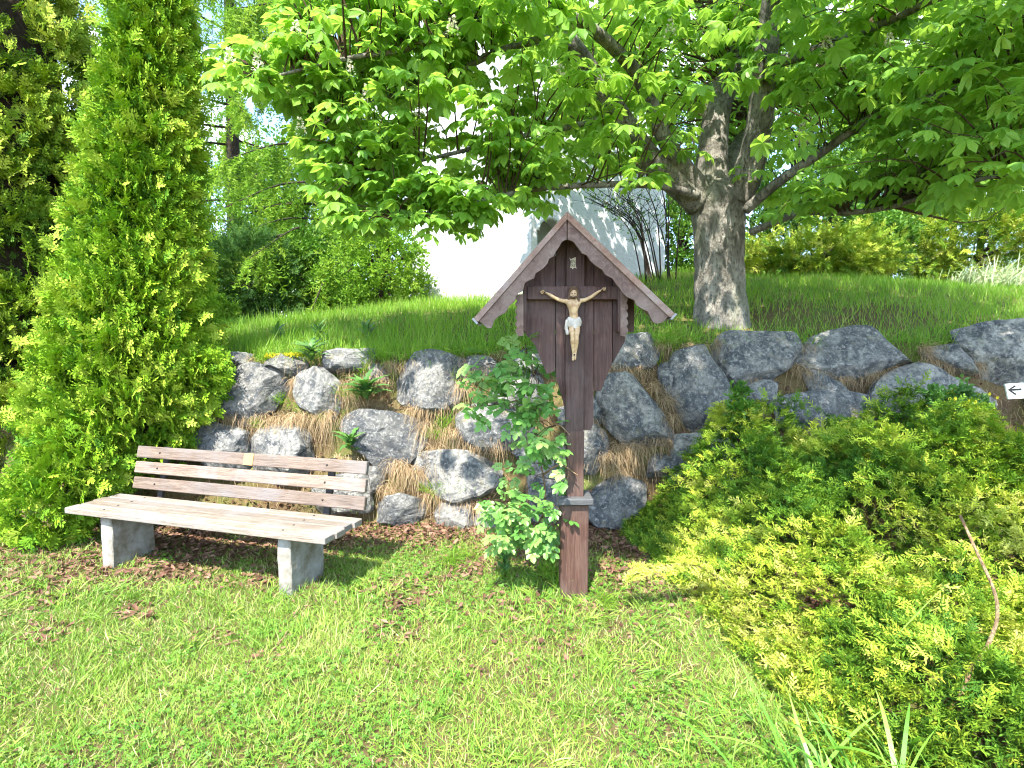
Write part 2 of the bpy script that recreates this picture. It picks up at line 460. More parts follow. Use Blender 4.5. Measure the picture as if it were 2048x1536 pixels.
def mat_plain(name, col, rough=0.7, spec=0.3, var=0.0, scale=12.0, bump_d=0.004, metal=0.0, dark=None):
    m, nt, out = new_mat(name)
    v = coords(nt)
    n = noise(nt, scale, 6, 0.65, v)
    c = col
    if var:
        d = dark or tuple(x * (1 - var) for x in col)
        c = ramp(nt, [d, col], n, [0.35, 0.62])
    bsdf(nt, out, c, rough, spec, n, bump_d, 0.6, metal)
    return m
M['concrete'] = mat_plain('pale_concrete', (0.30, 0.29, 0.265), 0.9, 0.2, 0.35, 9.0, 0.016, dark=(0.15, 0.13, 0.09))
M['brass'] = mat_plain('orange_plaque', (0.52, 0.29, 0.10), 0.45, 0.4, 0.15, 30.0, 0.001)
M['zinc'] = mat_plain('grey_sheet_metal', (0.30, 0.31, 0.32), 0.5, 0.5, 0.3, 14.0, 0.001, 0.5)
M['skin'] = mat_plain('painted_flesh', (0.56, 0.41, 0.235), 0.6, 0.3, 0.22, 45.0, 0.002, dark=(0.34, 0.20, 0.10))
M['cloth'] = mat_plain('painted_white_cloth', (0.56, 0.51, 0.44), 0.7, 0.2, 0.3, 50.0, 0.003)
M['hair'] = mat_plain('painted_brown_hair', (0.12, 0.07, 0.04), 0.6, 0.3, 0.4, 80.0, 0.003)
M['iron'] = mat_plain('dark_iron', (0.03, 0.025, 0.022), 0.6, 0.4, 0.4, 40.0, 0.001)
M['parchment'] = mat_plain('cream_scroll', (0.55, 0.49, 0.36), 0.6, 0.3, 0.3, 40.0, 0.001)
M['ink'] = mat_plain('black_paint', (0.015, 0.013, 0.012), 0.6, 0.3)
M['signboard'] = mat_plain('pale_sign_board', (0.62, 0.63, 0.62), 0.6, 0.3, 0.25, 20.0, 0.001)
M['plaster'] = mat_plain('white_rough_plaster', (0.60, 0.62, 0.63), 0.9, 0.1, 0.14, 28.0, 0.03)
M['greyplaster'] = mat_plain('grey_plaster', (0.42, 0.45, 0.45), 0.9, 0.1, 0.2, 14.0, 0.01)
M['glass'] = mat_plain('dark_window_glass', (0.03, 0.035, 0.04), 0.15, 0.5)
M['shingle'] = mat_plain('dark_roof_shingle', (0.10, 0.08, 0.07), 0.85, 0.2, 0.4, 9.0, 0.01)
M['core'] = mat_plain('dead_twigs_darkened', (0.05, 0.038, 0.025), 0.95, 0.1, 0.5, 24.0, 0.04)  # dead twig brown, darkened so gaps in the foliage look shaded
# ================================================================ THE SETTING
WB, BAT = 4.86, 0.37                                # foot of the bank face and its batter
def wall_top(x):
    return 1.46 + 0.16 * sstep(-1.5, 1.5, np.asarray(x, float))
def height(x, y):
    x = np.asarray(x, float); y = np.asarray(y, float)
    zt = wall_top(x)
    yt = WB + BAT * zt
    low = 0.025 * vnoise(np.column_stack([x.ravel(), y.ravel()]), 1.3, 5).reshape(x.shape)
    low = low * sstep(0.0, 0.4, WB - y)
    face = np.clip((y - WB) / BAT, 0, None)
    d = np.clip(y - yt, 0, None)
    k = sstep(-4.2, -1.2, x)
    D = 2.2 + 3.8 * k
    s = 0.25 + 0.04 * k + 0.10 * sstep(0.5, 3.5, x)
    s = s - 0.06 * sstep(5.0, 7.5, x)
    bank = zt + s * D * (1 - np.exp(-d / D)) + 0.05 * vnoise(np.column_stack([x.ravel(), y.ravel()]), 0.9, 9).reshape(x.shape) * sstep(0, 1.5, d)
    return np.where(y < WB, low, np.where(y < yt, np.minimum(face, zt), bank))

gx = np.concatenate([-np.geomspace(400, 5.7, 22), np.arange(-5.6, 7.2, 0.09), np.geomspace(7.3, 400, 22)])
gy = np.concatenate([-np.geomspace(200, 0.4, 18), np.arange(-0.3, 11.0, 0.07), np.geomspace(11.1, 800, 30)])
XX, YY = np.meshgrid(gx, gy)
ZZ = height(XX, YY)
nx, ny = len(gx), len(gy)
mb = MB()
mb.add(np.column_stack([XX.ravel(), YY.ravel(), ZZ.ravel()]),
       [(j * nx + i, j * nx + i + 1, (j + 1) * nx + i + 1, (j + 1) * nx + i) for j in range(ny - 1) for i in range(nx - 1)], 0.5, 0, True)
tag(mb.build('ground', M['ground']), 'lawn ground with a grassy bank rising behind the stone wall', None, None, 'structure')

# ---------------------------------------------------------------- retaining wall of boulders
def on_wall(px, py, off=0.0):
    """the point of the battered wall face (off metres in front of it) seen at a pixel"""
    d = ray(px, py)
    t = (WB - 0.06 - off + BAT * CAM_Z) / (d[1] - BAT * d[2])
    return np.array([0, 0, CAM_Z]) + d * t
WALL_N = unit(np.array([0, -1.0, BAT]))
WALL_U = unit(np.array([0, BAT, 1.0]))
STONES = [
 [(510,740),(550,743),(574,755),(589,767),(562,794),(543,819),(510,840),(486,846),(447,822),(441,810),(456,776),(480,752)],
 [(436,716),(501,709),(500,731),(480,743),(446,736)],
 [(536,717),(607,711),(615,740),(601,753),(589,755),(562,742),(538,735)],
 [(652,703),(742,700),(746,719),(728,738),(677,744),(649,741)],
 [(610,752),(652,746),(680,773),(678,810),(668,834),(637,828),(610,816),(595,791),(598,767)],
 [(741,730),(773,736),(775,769),(738,760)],
 [(834,713),(870,712),(925,730),(937,752),(910,797),(883,816),(834,813),(786,791),(780,773),(816,738)],
 [(929,720),(964,713),(1004,733),(984,750),(938,750)],
 [(500,905),(528,860),(570,848),(612,868),(620,945),(505,950)],
 [(689,834),(728,828),(774,834),(822,840),(846,852),(840,888),(813,919),(771,943),(740,912),(722,894),(698,870),(683,852)],
 [(828,914),(895,909),(955,912),(995,931),(989,970),(955,990),(910,1002),(876,984),(834,948)],
 [(922,832),(985,805),(1050,818),(1058,870),(1028,897),(959,895),(922,870)],
 [(757,1005),(804,992),(848,1003),(852,1030),(816,1052),(757,1040)],
 [(742,936),(771,941),(767,969),(742,988)],
 [(940,1074),(962,1015),(992,1028),(1006,1078)],
 [(1026,900),(1076,886),(1132,902),(1136,946),(1105,966),(1064,943)],
 [(1140,862),(1169,855),(1204,865),(1212,903),(1190,940),(1142,948)],
 [(1176,990),(1196,962),(1237,956),(1282,974),(1280,1008),(1254,1056),(1193,1047),(1172,1020)],
 [(1216,763),(1260,763),(1295,808),(1340,865),(1325,885),(1268,900),(1229,867),(1201,830),(1201,795)],
 [(1350,721),(1400,712),(1419,743),(1450,787),(1455,857),(1415,873),(1387,868),(1367,839),(1341,795),(1341,747)],
 [(1315,723),(1340,723),(1338,795),(1319,771)],
 [(1236,679),(1295,679),(1314,708),(1305,732),(1225,740),(1218,725)],
 [(1420,693),(1457,673),(1523,675),(1586,677),(1593,721),(1545,749),(1536,758),(1483,770),(1457,758),(1433,743)],
 [(1595,712),(1632,679),(1698,662),(1755,666),(1799,675),(1836,712),(1825,725),(1773,728),(1751,741),(1698,755),(1645,750),(1615,732)],
 [(1852,696),(1887,697),(1938,730),(1937,749),(1895,738),(1852,714)],
 [(1911,668),(1983,653),(2070,660),(2085,767),(1970,767),(1959,734),(1928,716)],
 [(1486,773),(1523,758),(1548,768),(1545,805),(1497,805)],
 [(1749,795),(1773,758),(1830,736),(1873,754),(1904,771),(1939,780),(2026,817),(2012,838),(1851,852),(1755,826)],
 [(1604,733),(1667,763),(1680,790),(1626,790)],
 [(1300,922),(1321,903),(1342,916),(1345,950),(1296,954)],
 [(396,736),(436,730),(456,758),(432,790),(392,786)],
 [(996,762),(1080,745),(1106,798),(1040,818),(986,800)],
 [(1056,960),(1122,972),(1120,1044),(1060,1050)],
 [(630,962),(736,952),(738,1020),(640,1026)],
 [(400,850),(470,860),(496,870),(500,945),(410,945)],
 [(872,1012),(936,1004),(946,1060),(884,1066)],
 [(1012,722),(1062,700),(1100,720),(1090,744),(1030,752)],
 [(1120,820),(1180,800),(1200,845),(1160,860),(1124,850)],
 [(1560,800),(1640,792),(1740,805),(1750,860),(1640,880),(1566,850)],
 [(1352,880),(1440,875),(1470,940),(1420,990),(1346,960)],
 [(2100,680),(2230,672),(2260,760),(2110,776)],
 [(2060,790),(2190,785),(2220,880),(2080,890)],
 [(290,720),(380,716),(388,790),(300,800)],
 [(280,810),(390,800),(398,890),(286,900)],
]
def stone_mesh(poly, seed):
    rng = np.random.default_rng(100 + seed)
    W = np.array([on_wall(*p) for p in poly])
    c = W.mean(axis=0)
    P = np.column_stack([(W - c)[:, 0], (W - c) @ WALL_U])
    K = 44
    Q = np.vstack([P, P[:1]])
    seg = np.linalg.norm(np.diff(Q, axis=0), axis=1); cum = np.concatenate([[0], np.cumsum(seg)])
    u = np.linspace(0, cum[-1], K, endpoint=False)
    ring = np.column_stack([np.interp(u, cum, Q[:, 0]), np.interp(u, cum, Q[:, 1])])
    ring = (0.6 * ring + 0.2 * (np.roll(ring, 1, 0) + np.roll(ring, -1, 0))) * 1.18
    size = math.sqrt(max(np.ptp(P[:, 0]) * np.ptp(P[:, 1]), 1e-3))
    dep = min(0.16, 0.05 + 0.30 * size)
    tilt = rng.uniform(-0.22, 0.22, 2)
    V = []
    prof = [(0.90, -0.30), (1.0, -0.02), (1.01, 0.35), (0.99, 0.70), (0.955, 0.90), (0.86, 0.99), (0.66, 1.0), (0.44, 1.02), (0.22, 1.0)]
    for s, o in prof:
        r = ring * s
        z = np.full(K, o * dep) + (r @ tilt) * max(o, 0)
        V.append(np.column_stack([r, z]))
    V = np.vstack(V + [np.array([[0, 0, 1.04 * dep]]), np.array([[0, 0, -0.3 * dep]])])
    # broken facets: each plane cuts the lump back a little
    for k in range(8):
        n = unit(np.array([rng.normal() * 0.7, rng.normal() * 0.7, rng.uniform(0.6, 1.0)]))
        off = (V @ n).max() * rng.uniform(0.68, 0.90)
        over = np.clip(V @ n - off, 0, None)
        V = V - over[:, None] * n * 0.95
    nz = vnoise(V, 9.0, seed) * 0.5 + vnoise(V, 24.0, seed + 50) * 0.28 + vnoise(V, 55.0, seed + 80) * 0.14
    dirn = unit(np.column_stack([V[:, :2] * 0.6, np.full(len(V), 0.12)]))
    V = V + dirn * (nz * 0.026)[:, None]
    R = len(prof)
    F = [(i * K + j, i * K + (j + 1) % K, (i + 1) * K + (j + 1) % K, (i + 1) * K + j) for i in range(R - 1) for j in range(K)]
    F += [((R - 1) * K + j, (R - 1) * K + (j + 1) % K, R * K) for j in range(K)]
    F += [((j + 1) % K, j, R * K + 1) for j in range(K)]
    B = np.column_stack([np.array([1.0, 0, 0]), WALL_U, WALL_N])
    m = MB().add(V @ B.T, F, 0.5, 0, False)
    return m, c
wall = thing('retaining_wall', (0, WB, 0), 'retaining wall of large grey boulders with dry grass between them', 'stone wall')
for i, poly in enumerate(STONES):
    m, c = stone_mesh(poly, i)
    o = m.build('stone', M['stone'], wall)
    o.location = c - np.array([0, WB, 0])

# ---------------------------------------------------------------- chapel behind the bank
CA, CB, CC = at(826, 600, 10.8)[:2], at(1062, 600, 9.7)[:2], at(1328, 600, 10.9)[:2]
CD, CE = CC + np.array([0.35, 5.0]), CA + np.array([-0.2, 5.0])
CH = 8.6
chapel = thing('chapel', (CB[0], CB[1], 2.0), 'white plastered chapel with an arched recess behind the wooden shrine', 'chapel')
org = np.array([CB[0], CB[1], 2.0])
def wall_quad(a, b, z0, z1, hole=None, depth=0.28, name='wall', mat='plaster'):
    """one wall of the chapel from plan point a to b; hole: outline of an opening in (distance, height)"""
    a3, b3 = np.array([*a, 0.0]), np.array([*b, 0.0])
    L = np.linalg.norm(b3 - a3); ex = (b3 - a3) / L; inn = np.array([-ex[1], ex[0], 0.0])
    bm = bmesh.new()
    def v(d, z, off=0.0):
        p = a3 + ex * d + np.array([0, 0, z]) + inn * off - org
        return bm.verts.new(p)
    outer = [v(0, z0), v(L, z0), v(L, z1), v(0, z1)]
    edges = [bm.edges.new((outer[i], outer[(i + 1) % 4])) for i in range(4)]
    if hole:
        inner = [v(*p) for p in hole]
        edges += [bm.edges.new((inner[i], inner[(i + 1) % len(inner)])) for i in range(len(inner))]
    bmesh.ops.triangle_fill(bm, use_beauty=True, edges=edges)
    if hole:
        back = [v(p[0], p[1], depth) for p in hole]
        for i in range(len(inner)):
            j = (i + 1) % len(inner)
            bm.faces.new((inner[i], inner[j], back[j], back[i]))
    bm.verts.index_update()
    m = MB().add([x.co[:] for x in bm.verts], [tuple(x.index for x in f.verts) for f in bm.faces])
    bm.free()
    o = m.build(name, M[mat], chapel)
    return o, a3, ex, inn
wall_quad(CA, CB, 1.6, CH)
LBC = np.linalg.norm(CC - CB)
nl, nr, ztop, zbot = 0.12, 0.60, 3.60, 2.6
arch = [(nl, zbot), (nr, zbot)] + [(0.5 * (nl + nr) + 0.5 * (nr - nl) * math.cos(t), ztop + 0.5 * (nr - nl) * math.sin(t)) for t in np.linspace(0, math.pi, 13)]
_, a3, ex, inn = wall_quad(CB, CC, 1.6, CH, arch, 0.3)
wall_quad(CC, CD, 1.6, CH); wall_quad(CD, CE, 1.6, CH); wall_quad(CE, CA, 1.6, CH)
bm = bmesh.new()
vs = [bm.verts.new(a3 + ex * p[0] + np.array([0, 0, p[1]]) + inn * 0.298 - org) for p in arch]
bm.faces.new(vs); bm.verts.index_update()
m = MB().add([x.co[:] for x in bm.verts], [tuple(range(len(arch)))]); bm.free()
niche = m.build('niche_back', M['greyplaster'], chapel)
m = MB()
lip = np.array([a3 + ex * p[0] + np.array([0, 0, p[1]]) - inn * 0.02 - org for p in arch[1:]])
tube(m, lip, [0.035] * len(lip), 6)
tag(m.build('arch_moulding', M['plaster'], chapel), 'pale round arch moulding')
m = MB()
Cx = (np.array(CA) + CB + CC + CD + CE) / 5
ring = [np.array([*(Cx + (p - Cx) * 1.12), CH - 0.05]) - org for p in (CA, CB, CC, CD, CE)]
m.add(ring + [np.array([*Cx, CH + 3.2]) - org], [(0, 1, 5), (1, 2, 5), (2, 3, 5), (3, 4, 5), (4, 0, 5), (4, 3, 2, 1, 0)])
m.build('roof', M['shingle'], chapel)

# ================================================================ SHRINE
SX, SY = float(at(1149, 1183, 3.48)[0]), 3.48
shrine = thing('wayside_shrine', (SX, SY, 0), 'dark brown wooden wayside shrine with a pointed roof on a tall post', 'wayside shrine')
SO = np.array([SX, SY, 0.0])
def sp(px, py, dy=0.0):
    p = at(px, py, SY + dy) - SO
    return (p[0], p[2])
def sprism(name, pix, dy0, dy1, mat, parent=shrine, face=None):
    """outline traced on the plane dy0 in front of the post axis, with real thickness"""
    m = MB()
    prism(m, [sp(*p, face if face is not None else dy0) for p in pix], dy0, dy1)
    return m.build(name, M[mat], parent)
# planks of the back board (uneven ends, narrow gaps)
sprism('plank', [(1046,556),(1110,497),(1110,742),(1094,748),(1070,690),(1046,662)], -0.004, 0.022, 'shrinewood')
sprism('plank', [(1111.5,495),(1147,462),(1147,858),(1133,856),(1129,812),(1111.5,752)], -0.002, 0.022, 'shrinewood')
sprism('plank', [(1148.5,462),(1187,500),(1187,845),(1182,860),(1148.5,860)], -0.003, 0.022, 'shrinewood')
sprism('plank', [(1188.5,502),(1224,530),(1224,728),(1201,782),(1188.5,782)], -0.001, 0.022, 'shrinewood')
sprism('plank', [(1225.5,532),(1262,568),(1262,650),(1252,664),(1250,682),(1225.5,726)], -0.004, 0.022, 'shrinewood')
sprism('backing_board', [(1058,560),(1147,478),(1258,575),(1246,660),(1060,660)], 0.026, 0.040, 'shrinewood')
sprism('backing_board', [(1078,668),(1234,668),(1194,765),(1108,735)], 0.026, 0.040, 'shrinewood')
sprism('side_panel', [(1253,560),(1269,578),(1268,664),(1253,664)], 0.03, 0.05, 'shrinewood')
# the cross: upright and beam
m = MB(); x0, z1 = sp(1133, 470, -0.05); x1, z0 = sp(1167, 866, -0.05)
box(m, (0.5 * (x0 + x1), -0.028, 0.5 * (z0 + z1)), (0.5 * (x1 - x0), 0.022, 0.5 * (z1 - z0)), bevel=0.004)
m.build('upright', M['shrinewood'], shrine)
m = MB(); x0, z1 = sp(1054, 572, -0.05); x1, z0 = sp(1244, 599, -0.05)
box(m, (0.5 * (x0 + x1), -0.032, 0.5 * (z0 + z1)), (0.5 * (x1 - x0), 0.024, 0.5 * (z1 - z0)), bevel=0.004)
m.build('cross_beam', M['shrinewood'], shrine)
# post: slim upper part, collar, stout foot
m = MB(); x0, z1 = sp(1134, 862, -0.05); x1, z0 = sp(1167, 1003, -0.05)
box(m, (0.5 * (x0 + x1), -0.004, 0.5 * (z0 + z1)), (0.5 * (x1 - x0), 0.05, 0.5 * (z1 - z0)), bevel=0.005)
box(m, (0.5 * (x0 + x1), 0.045, 1.55), (0.05, 0.022, 0.72), bevel=0.004)
m.build('post', M['postwood'], shrine)
m = MB(); x0, z1 = sp(1122, 1010, -0.08); x1, z0 = sp(1176, 1190, -0.08)
box(m, (0.5 * (x0 + x1), 0.0, 0.5 * (z1 - 0.06)), (0.5 * (x1 - x0), 0.082, 0.5 * (z1 + 0.06)), bevel=0.007)
m.build('post_foot', M['postwood'], shrine)
m = MB(); x0, z1 = sp(1116, 998, -0.11); x1, z0 = sp(1187, 1011, -0.11)
box(m, (0.5 * (x0 + x1), 0.0, 0.5 * (z0 + z1)), (0.5 * (x1 - x0), 0.115, 0.5 * (z1 - z0)), bevel=0.006)
m.build('collar', M['greywood'], shrine)
# roof boards, fascias, side trims
def zpx(pts): return [(900 + a / 4.096, 400 + b / 4.096) for a, b in pts]
FR, BK = -0.215, 0.17
sprism('roof_board', zpx([(958,95),(958,160),(232,995),(180,985)]), FR, BK, 'roofwood')
sprism('roof_board', zpx([(961,95),(1858,945),(1800,960),(961,160)]), FR, BK, 'roofwood')
lf = [(955,166),(955,325),(935,330),(915,345),(890,390),(862,428),(850,460),(812,480),(798,520),(762,562),(702,598),(690,640),(650,658),(612,680),(600,738),(562,762),(540,790),(530,830),(482,868),(468,900),(455,922),(400,950),(362,985),(352,1020),(338,1048),(310,1052),(240,992)]
sprism('fascia', zpx(lf), FR + 0.012, FR + 0.037, 'fasciawood')
rf = [(964,166),(1790,952),(1745,1000),(1700,1012),(1664,1002),(1644,962),(1622,914),(1575,892),(1530,862),(1510,820),(1448,792),(1414,762),(1392,722),(1362,690),(1332,642),(1272,612),(1250,572),(1200,542),(1152,500),(1122,452),(1082,436),(1050,390),(1012,342),(985,330),(964,325)]
sprism('fascia', zpx(rf), FR + 0.013, FR + 0.038, 'fasciawood')
for tip, d in (((205, 1000), -1), ((1832, 962), 1)):
    m = MB()
    x, z = sp(*zpx([tip])[0], FR)
    R = np.array(Matrix.Rotation(rad(43 * d), 3, 'Y'))
    box(m, (x, 0.5 * (FR + BK), z + 0.006), (0.006, 0.5 * (BK - FR) + 0.004, 0.022), R)
    m.build('end_cap', M['zinc'], shrine)
def trim(px0, px1, y0, y1, side):
    k = 6; out, prev = [], None
    for i in range(k):
        a, b = y0 + (y1 - y0) * i / k, y0 + (y1 - y0) * (i + 1) / k
        out += [(px0, a + 1), (px0 - side * 3.0, a + 0.35 * (b - a)), (px0 - side * 3.4, a + 0.7 * (b - a)), (px0, b - 1)]
    out += [(px0 + side * 2, y1 + 5), (px1, y1 + 3), (px1, y0)]
    return out
sprism('side_trim', trim(1034, 1047, 588, 668, 1), -0.11, -0.088, 'fasciawood')
sprism('side_trim', trim(1253, 1241, 574, 668, -1), -0.11, -0.088, 'fasciawood')
for pxa in (1050, 1238):
    m = MB(); x, z1 = sp(pxa, 560, -0.05); _, z0 = sp(pxa, 664, -0.05)
    box(m, (x, -0.046, 0.5 * (z0 + z1)), (0.009, 0.04, 0.5 * (z1 - z0)), bevel=0.002)
    m.build('side_board', M['shrinewood'], shrine)
# scroll with its letters
m = MB()
prism(m, [sp(*p, -0.052) for p in [(1138.5,515.5),(1141.5,518.5),(1149,515),(1152,514.5),(1151.5,522),(1150.8,529),(1152,534.5),(1153.8,537),(1148.5,535.5),(1144.8,538.5),(1143,535),(1140,536.5),(1141.5,529),(1141.8,523),(1140,519)]], -0.056, -0.052)
scroll = tag(m.build('scroll', M['parchment'], shrine), 'small cream scroll lettered INRI')
for txt, py in (('IN', 525.6), ('RI', 533.6)):
    cu = bpy.data.curves.new('letters', 'FONT')
    cu.body = txt; cu.size = 0.026; cu.extrude = 0.0006; cu.align_x = 'CENTER'; cu.space_character = 1.1
    tmp = bpy.data.objects.new('tmp', cu); COL.objects.link(tmp)
    bpy.context.view_layer.update()
    me = bpy.data.meshes.new_from_object(tmp.evaluated_get(bpy.context.evaluated_depsgraph_get()))
    bpy.data.objects.remove(tmp)
    me.materials.clear(); me.materials.append(M['ink'])
    o = link('letters', me, scroll)
    x, z = sp(1146.5, py, -0.058)
    o.location = (x, -0.0575, z); o.rotation_euler = (math.pi / 2, 0, 0)

# ---------------------------------------------------------------- carved figure on the cross
def skin_mesh(name, joints, edges, root, mat, levels=2):
    """joints: [(x, y, z, rx, ry)]; one continuous surface grown along the edges"""
    me = bpy.data.meshes.new(name)
    me.from_pydata([j[:3] for j in joints], edges, [])
    o = bpy.data.objects.new(name, me); COL.objects.link(o)
    sk = o.modifiers.new('skin', 'SKIN'); sk.use_smooth_shade = True; sk.branch_smoothing = 0.3
    for i, j in enumerate(joints):
        d = me.skin_vertices[0].data[i]
        d.radius = (j[3], j[4]); d.use_root = (i == root)
    ss = o.modifiers.new('subdiv', 'SUBSURF'); ss.levels = levels; ss.render_levels = levels
    bpy.context.view_layer.update()
    me2 = bpy.data.meshes.new_from_object(o.evaluated_get(bpy.context.evaluated_depsgraph_get()))
    bpy.data.objects.remove(o)
    me2.materials.clear(); me2.materials.append(mat)
    for p in me2.polygons: p.use_smooth = True
    return me2
FD = -0.088
def fp(zx, zy, dy=0.0):
    """joint of the figure from the enlarged view of the photo"""
    p = at(1060 + zx / 6.4, 500 + zy / 6.4, SY + FD + dy)
    return p - np.array([SX, SY + FD, 0])
fig_z = float(fp(555, 1400)[2])
figure = thing('carved_figure', (SX, SY + FD, fig_z), 'painted carved figure of a man with outstretched arms fixed to the cross', 'statue')
def J(zx, zy, r, dy=0.0, r2=None):
    p = fp(zx, zy, dy) - np.array([0, 0, fig_z])
    return (float(p[0]), float(p[1]), float(p[2]), r, r2 if r2 else r)
k = 0.00325 / 6.4                                  # metres per enlarged pixel
j = [J(562, 900, 72*k, 0, 40*k),                   # 0 pelvis
     J(555, 825, 62*k, -0.004, 36*k),              # 1 waist
     J(552, 745, 78*k, -0.010, 46*k),              # 2 ribs
     J(550, 680, 84*k, -0.008, 44*k),              # 3 chest
     J(553, 628, 24*k, -0.010),                    # 4 neck
     J(554, 596, 36*k, -0.022, 40*k),              # 5 jaw
     J(556, 552, 47*k, -0.020, 52*k),              # 6 skull
     J(557, 515, 28*k, -0.012, 34*k),              # 7 crown of head
     J(460, 655, 30*k, -0.004), J(390, 645, 25*k, 0.000), J(320, 615, 22*k, 0.004), J(262, 578, 20*k, 0.008), J(215, 550, 14*k, 0.014),   # 8-12 one arm
     J(640, 648, 30*k, -0.004), J(712, 638, 25*k, 0.000), J(785, 598, 22*k, 0.004), J(845, 555, 20*k, 0.008), J(893, 524, 14*k, 0.014),   # 13-17 other arm
     J(530, 960, 42*k, -0.002, 40*k), J(536, 1040, 38*k, -0.018), J(545, 1110, 27*k, -0.030), J(545, 1180, 30*k, -0.020), J(553, 1270, 21*k, -0.004), J(560, 1335, 17*k, 0.002), J(552, 1385, 18*k, -0.022), J(549, 1415, 12*k, -0.036),   # 18-25 leg
     J(604, 960, 42*k, -0.002, 40*k), J(604, 1040, 38*k, -0.016), J(597, 1110, 27*k, -0.026), J(595, 1180, 30*k, -0.016), J(586, 1270, 21*k, 0.002), J(578, 1330, 17*k, 0.008), J(576, 1378, 17*k, -0.010), J(576, 1406, 12*k, -0.024)]  # 26-33 leg
e = [(0,1),(1,2),(2,3),(3,4),(4,5),(5,6),(6,7),(3,8),(8,9),(9,10),(10,11),(11,12),(3,13),(13,14),(14,15),(15,16),(16,17),
     (0,18),(18,19),(19,20),(20,21),(21,22),(22,23),(23,24),(24,25),(0,26),(26,27),(27,28),(28,29),(29,30),(30,31),(31,32),(32,33)]
for wrist, s, (hx, hy), (tx, ty) in ((12, -1, (182, 545), (135, 540)), (17, 1, (925, 512), (972, 494))):
    palm = len(j)
    j.append(J(hx, hy, 19*k, 0.012, 10*k)); e.append((wrist, palm))
    ux, uy = tx - hx, ty - hy
    for f, (dv, ln) in enumerate(((-17, 0.92), (-6, 1.05), (6, 1.0), (17, 0.82))):
        a = len(j)
        j.append(J(hx + ux * 0.55, hy + uy * 0.55 + dv, 6.0*k, 0.008))
        j.append(J(hx + ux * ln, hy + uy * ln + dv * 0.9, 4.6*k, -0.006))
        e += [(palm, a), (a, a + 1)]
    a = len(j)
    j.append(J(hx + ux * 0.15, hy - 24, 6.5*k, -0.002)); j.append(J(hx + ux * 0.5, hy - 30, 5*k, -0.01))
    e += [(palm, a), (a, a + 1)]
link('body', skin_mesh('body', j, e, 0, M['skin']), figure)
# hair and beard: a cap behind the face with locks on the shoulders
hj = [J(556, 500, 30*k, -0.006, 34*k), J(556, 522, 58*k, 0.000, 48*k), J(556, 560, 66*k, 0.010, 40*k), J(500, 600, 26*k, -0.008), J(494, 645, 17*k, -0.014), J(612, 600, 26*k, -0.008), J(620, 655, 18*k, -0.018), J(616, 690, 10*k, -0.020)]
link('hair', skin_mesh('hair', hj, [(0,1),(1,2),(2,3),(3,4),(2,5),(5,6),(6,7)], 1, M['hair']), figure)
bj = [J(520, 590, 12*k, -0.034), J(540, 612, 17*k, -0.046), J(556, 626, 17*k, -0.050), J(572, 612, 17*k, -0.046), J(592, 590, 12*k, -0.034)]
link('beard', skin_mesh('beard', bj, [(0,1),(1,2),(2,3),(3,4)], 2, M['hair']), figure)
m = MB()
for zx, zy, dy in ((538, 556, -0.045), (574, 556, -0.045)):
    p = J(zx, zy, 1, dy)[:3]; box(m, p, (0.0036, 0.002, 0.0018))
p = J(556, 600, 1, -0.0475)[:3]; box(m, p, (0.005, 0.0012, 0.0011))
m.build('eyes_and_mouth', M['iron'], figure)
m = MB(); a_, b_ = J(556, 552, 1, -0.0455)[:3], J(556, 580, 1, -0.052)[:3]
tube(m, [a_, b_], [0.0022, 0.0042], 6); m.build('nose', M['skin'], figure)
# loincloth: a wrapped band with folds and a knot that hangs at the hip
V, F = [], []
K = 40
for i, (zy, rx, ry) in enumerate(((868, 74, 46), (885, 86, 56), (915, 90, 60), (950, 88, 58), (978, 74, 54), (1000, 40, 48))):
    for q in range(K):
        t = 2 * math.pi * q / K
        p = np.array(J(562, zy, 1, -0.004)[:3])
        fold = 1 + 0.05 * math.sin(t * 7 + i * 1.1) + 0.04 * math.sin(t * 13 - i * 1.9)
        V.append(p + np.array([math.cos(t) * rx * k * fold, math.sin(t) * ry * k * fold, -0.006 * math.sin(t * 3 + i)]))
F = [(i * K + q, i * K + (q + 1) % K, (i + 1) * K + (q + 1) % K, (i + 1) * K + q) for i in range(5) for q in range(K)]
lc = MB().add(V, F, 0.5, 0, True)
kn = skin_mesh('knot', [J(480, 890, 22*k, -0.02), J(468, 915, 20*k, -0.02), J(462, 990, 22*k, -0.012), J(478, 1060, 26*k, -0.012), J(486, 1090, 18*k, -0.01), J(452, 1025, 14*k, -0.008)], [(0,1),(1,2),(2,3),(3,4),(2,5)], 0, M['cloth'])
o = lc.build('loincloth', M['cloth'], figure)
link('cloth_knot', kn, o)
for zx, zy, dy in ((188, 545, 0.0), (920, 516, 0.0), (566, 1340, -0.012)):
    m = MB(); a_ = np.array(J(zx, zy, 1, dy)[:3]); tube(m, [a_ + [0, 0.02, 0], a_ + [0, -0.012, 0]], [0.0035, 0.0055], 8)
    m.build('nail', M['iron'], figure)

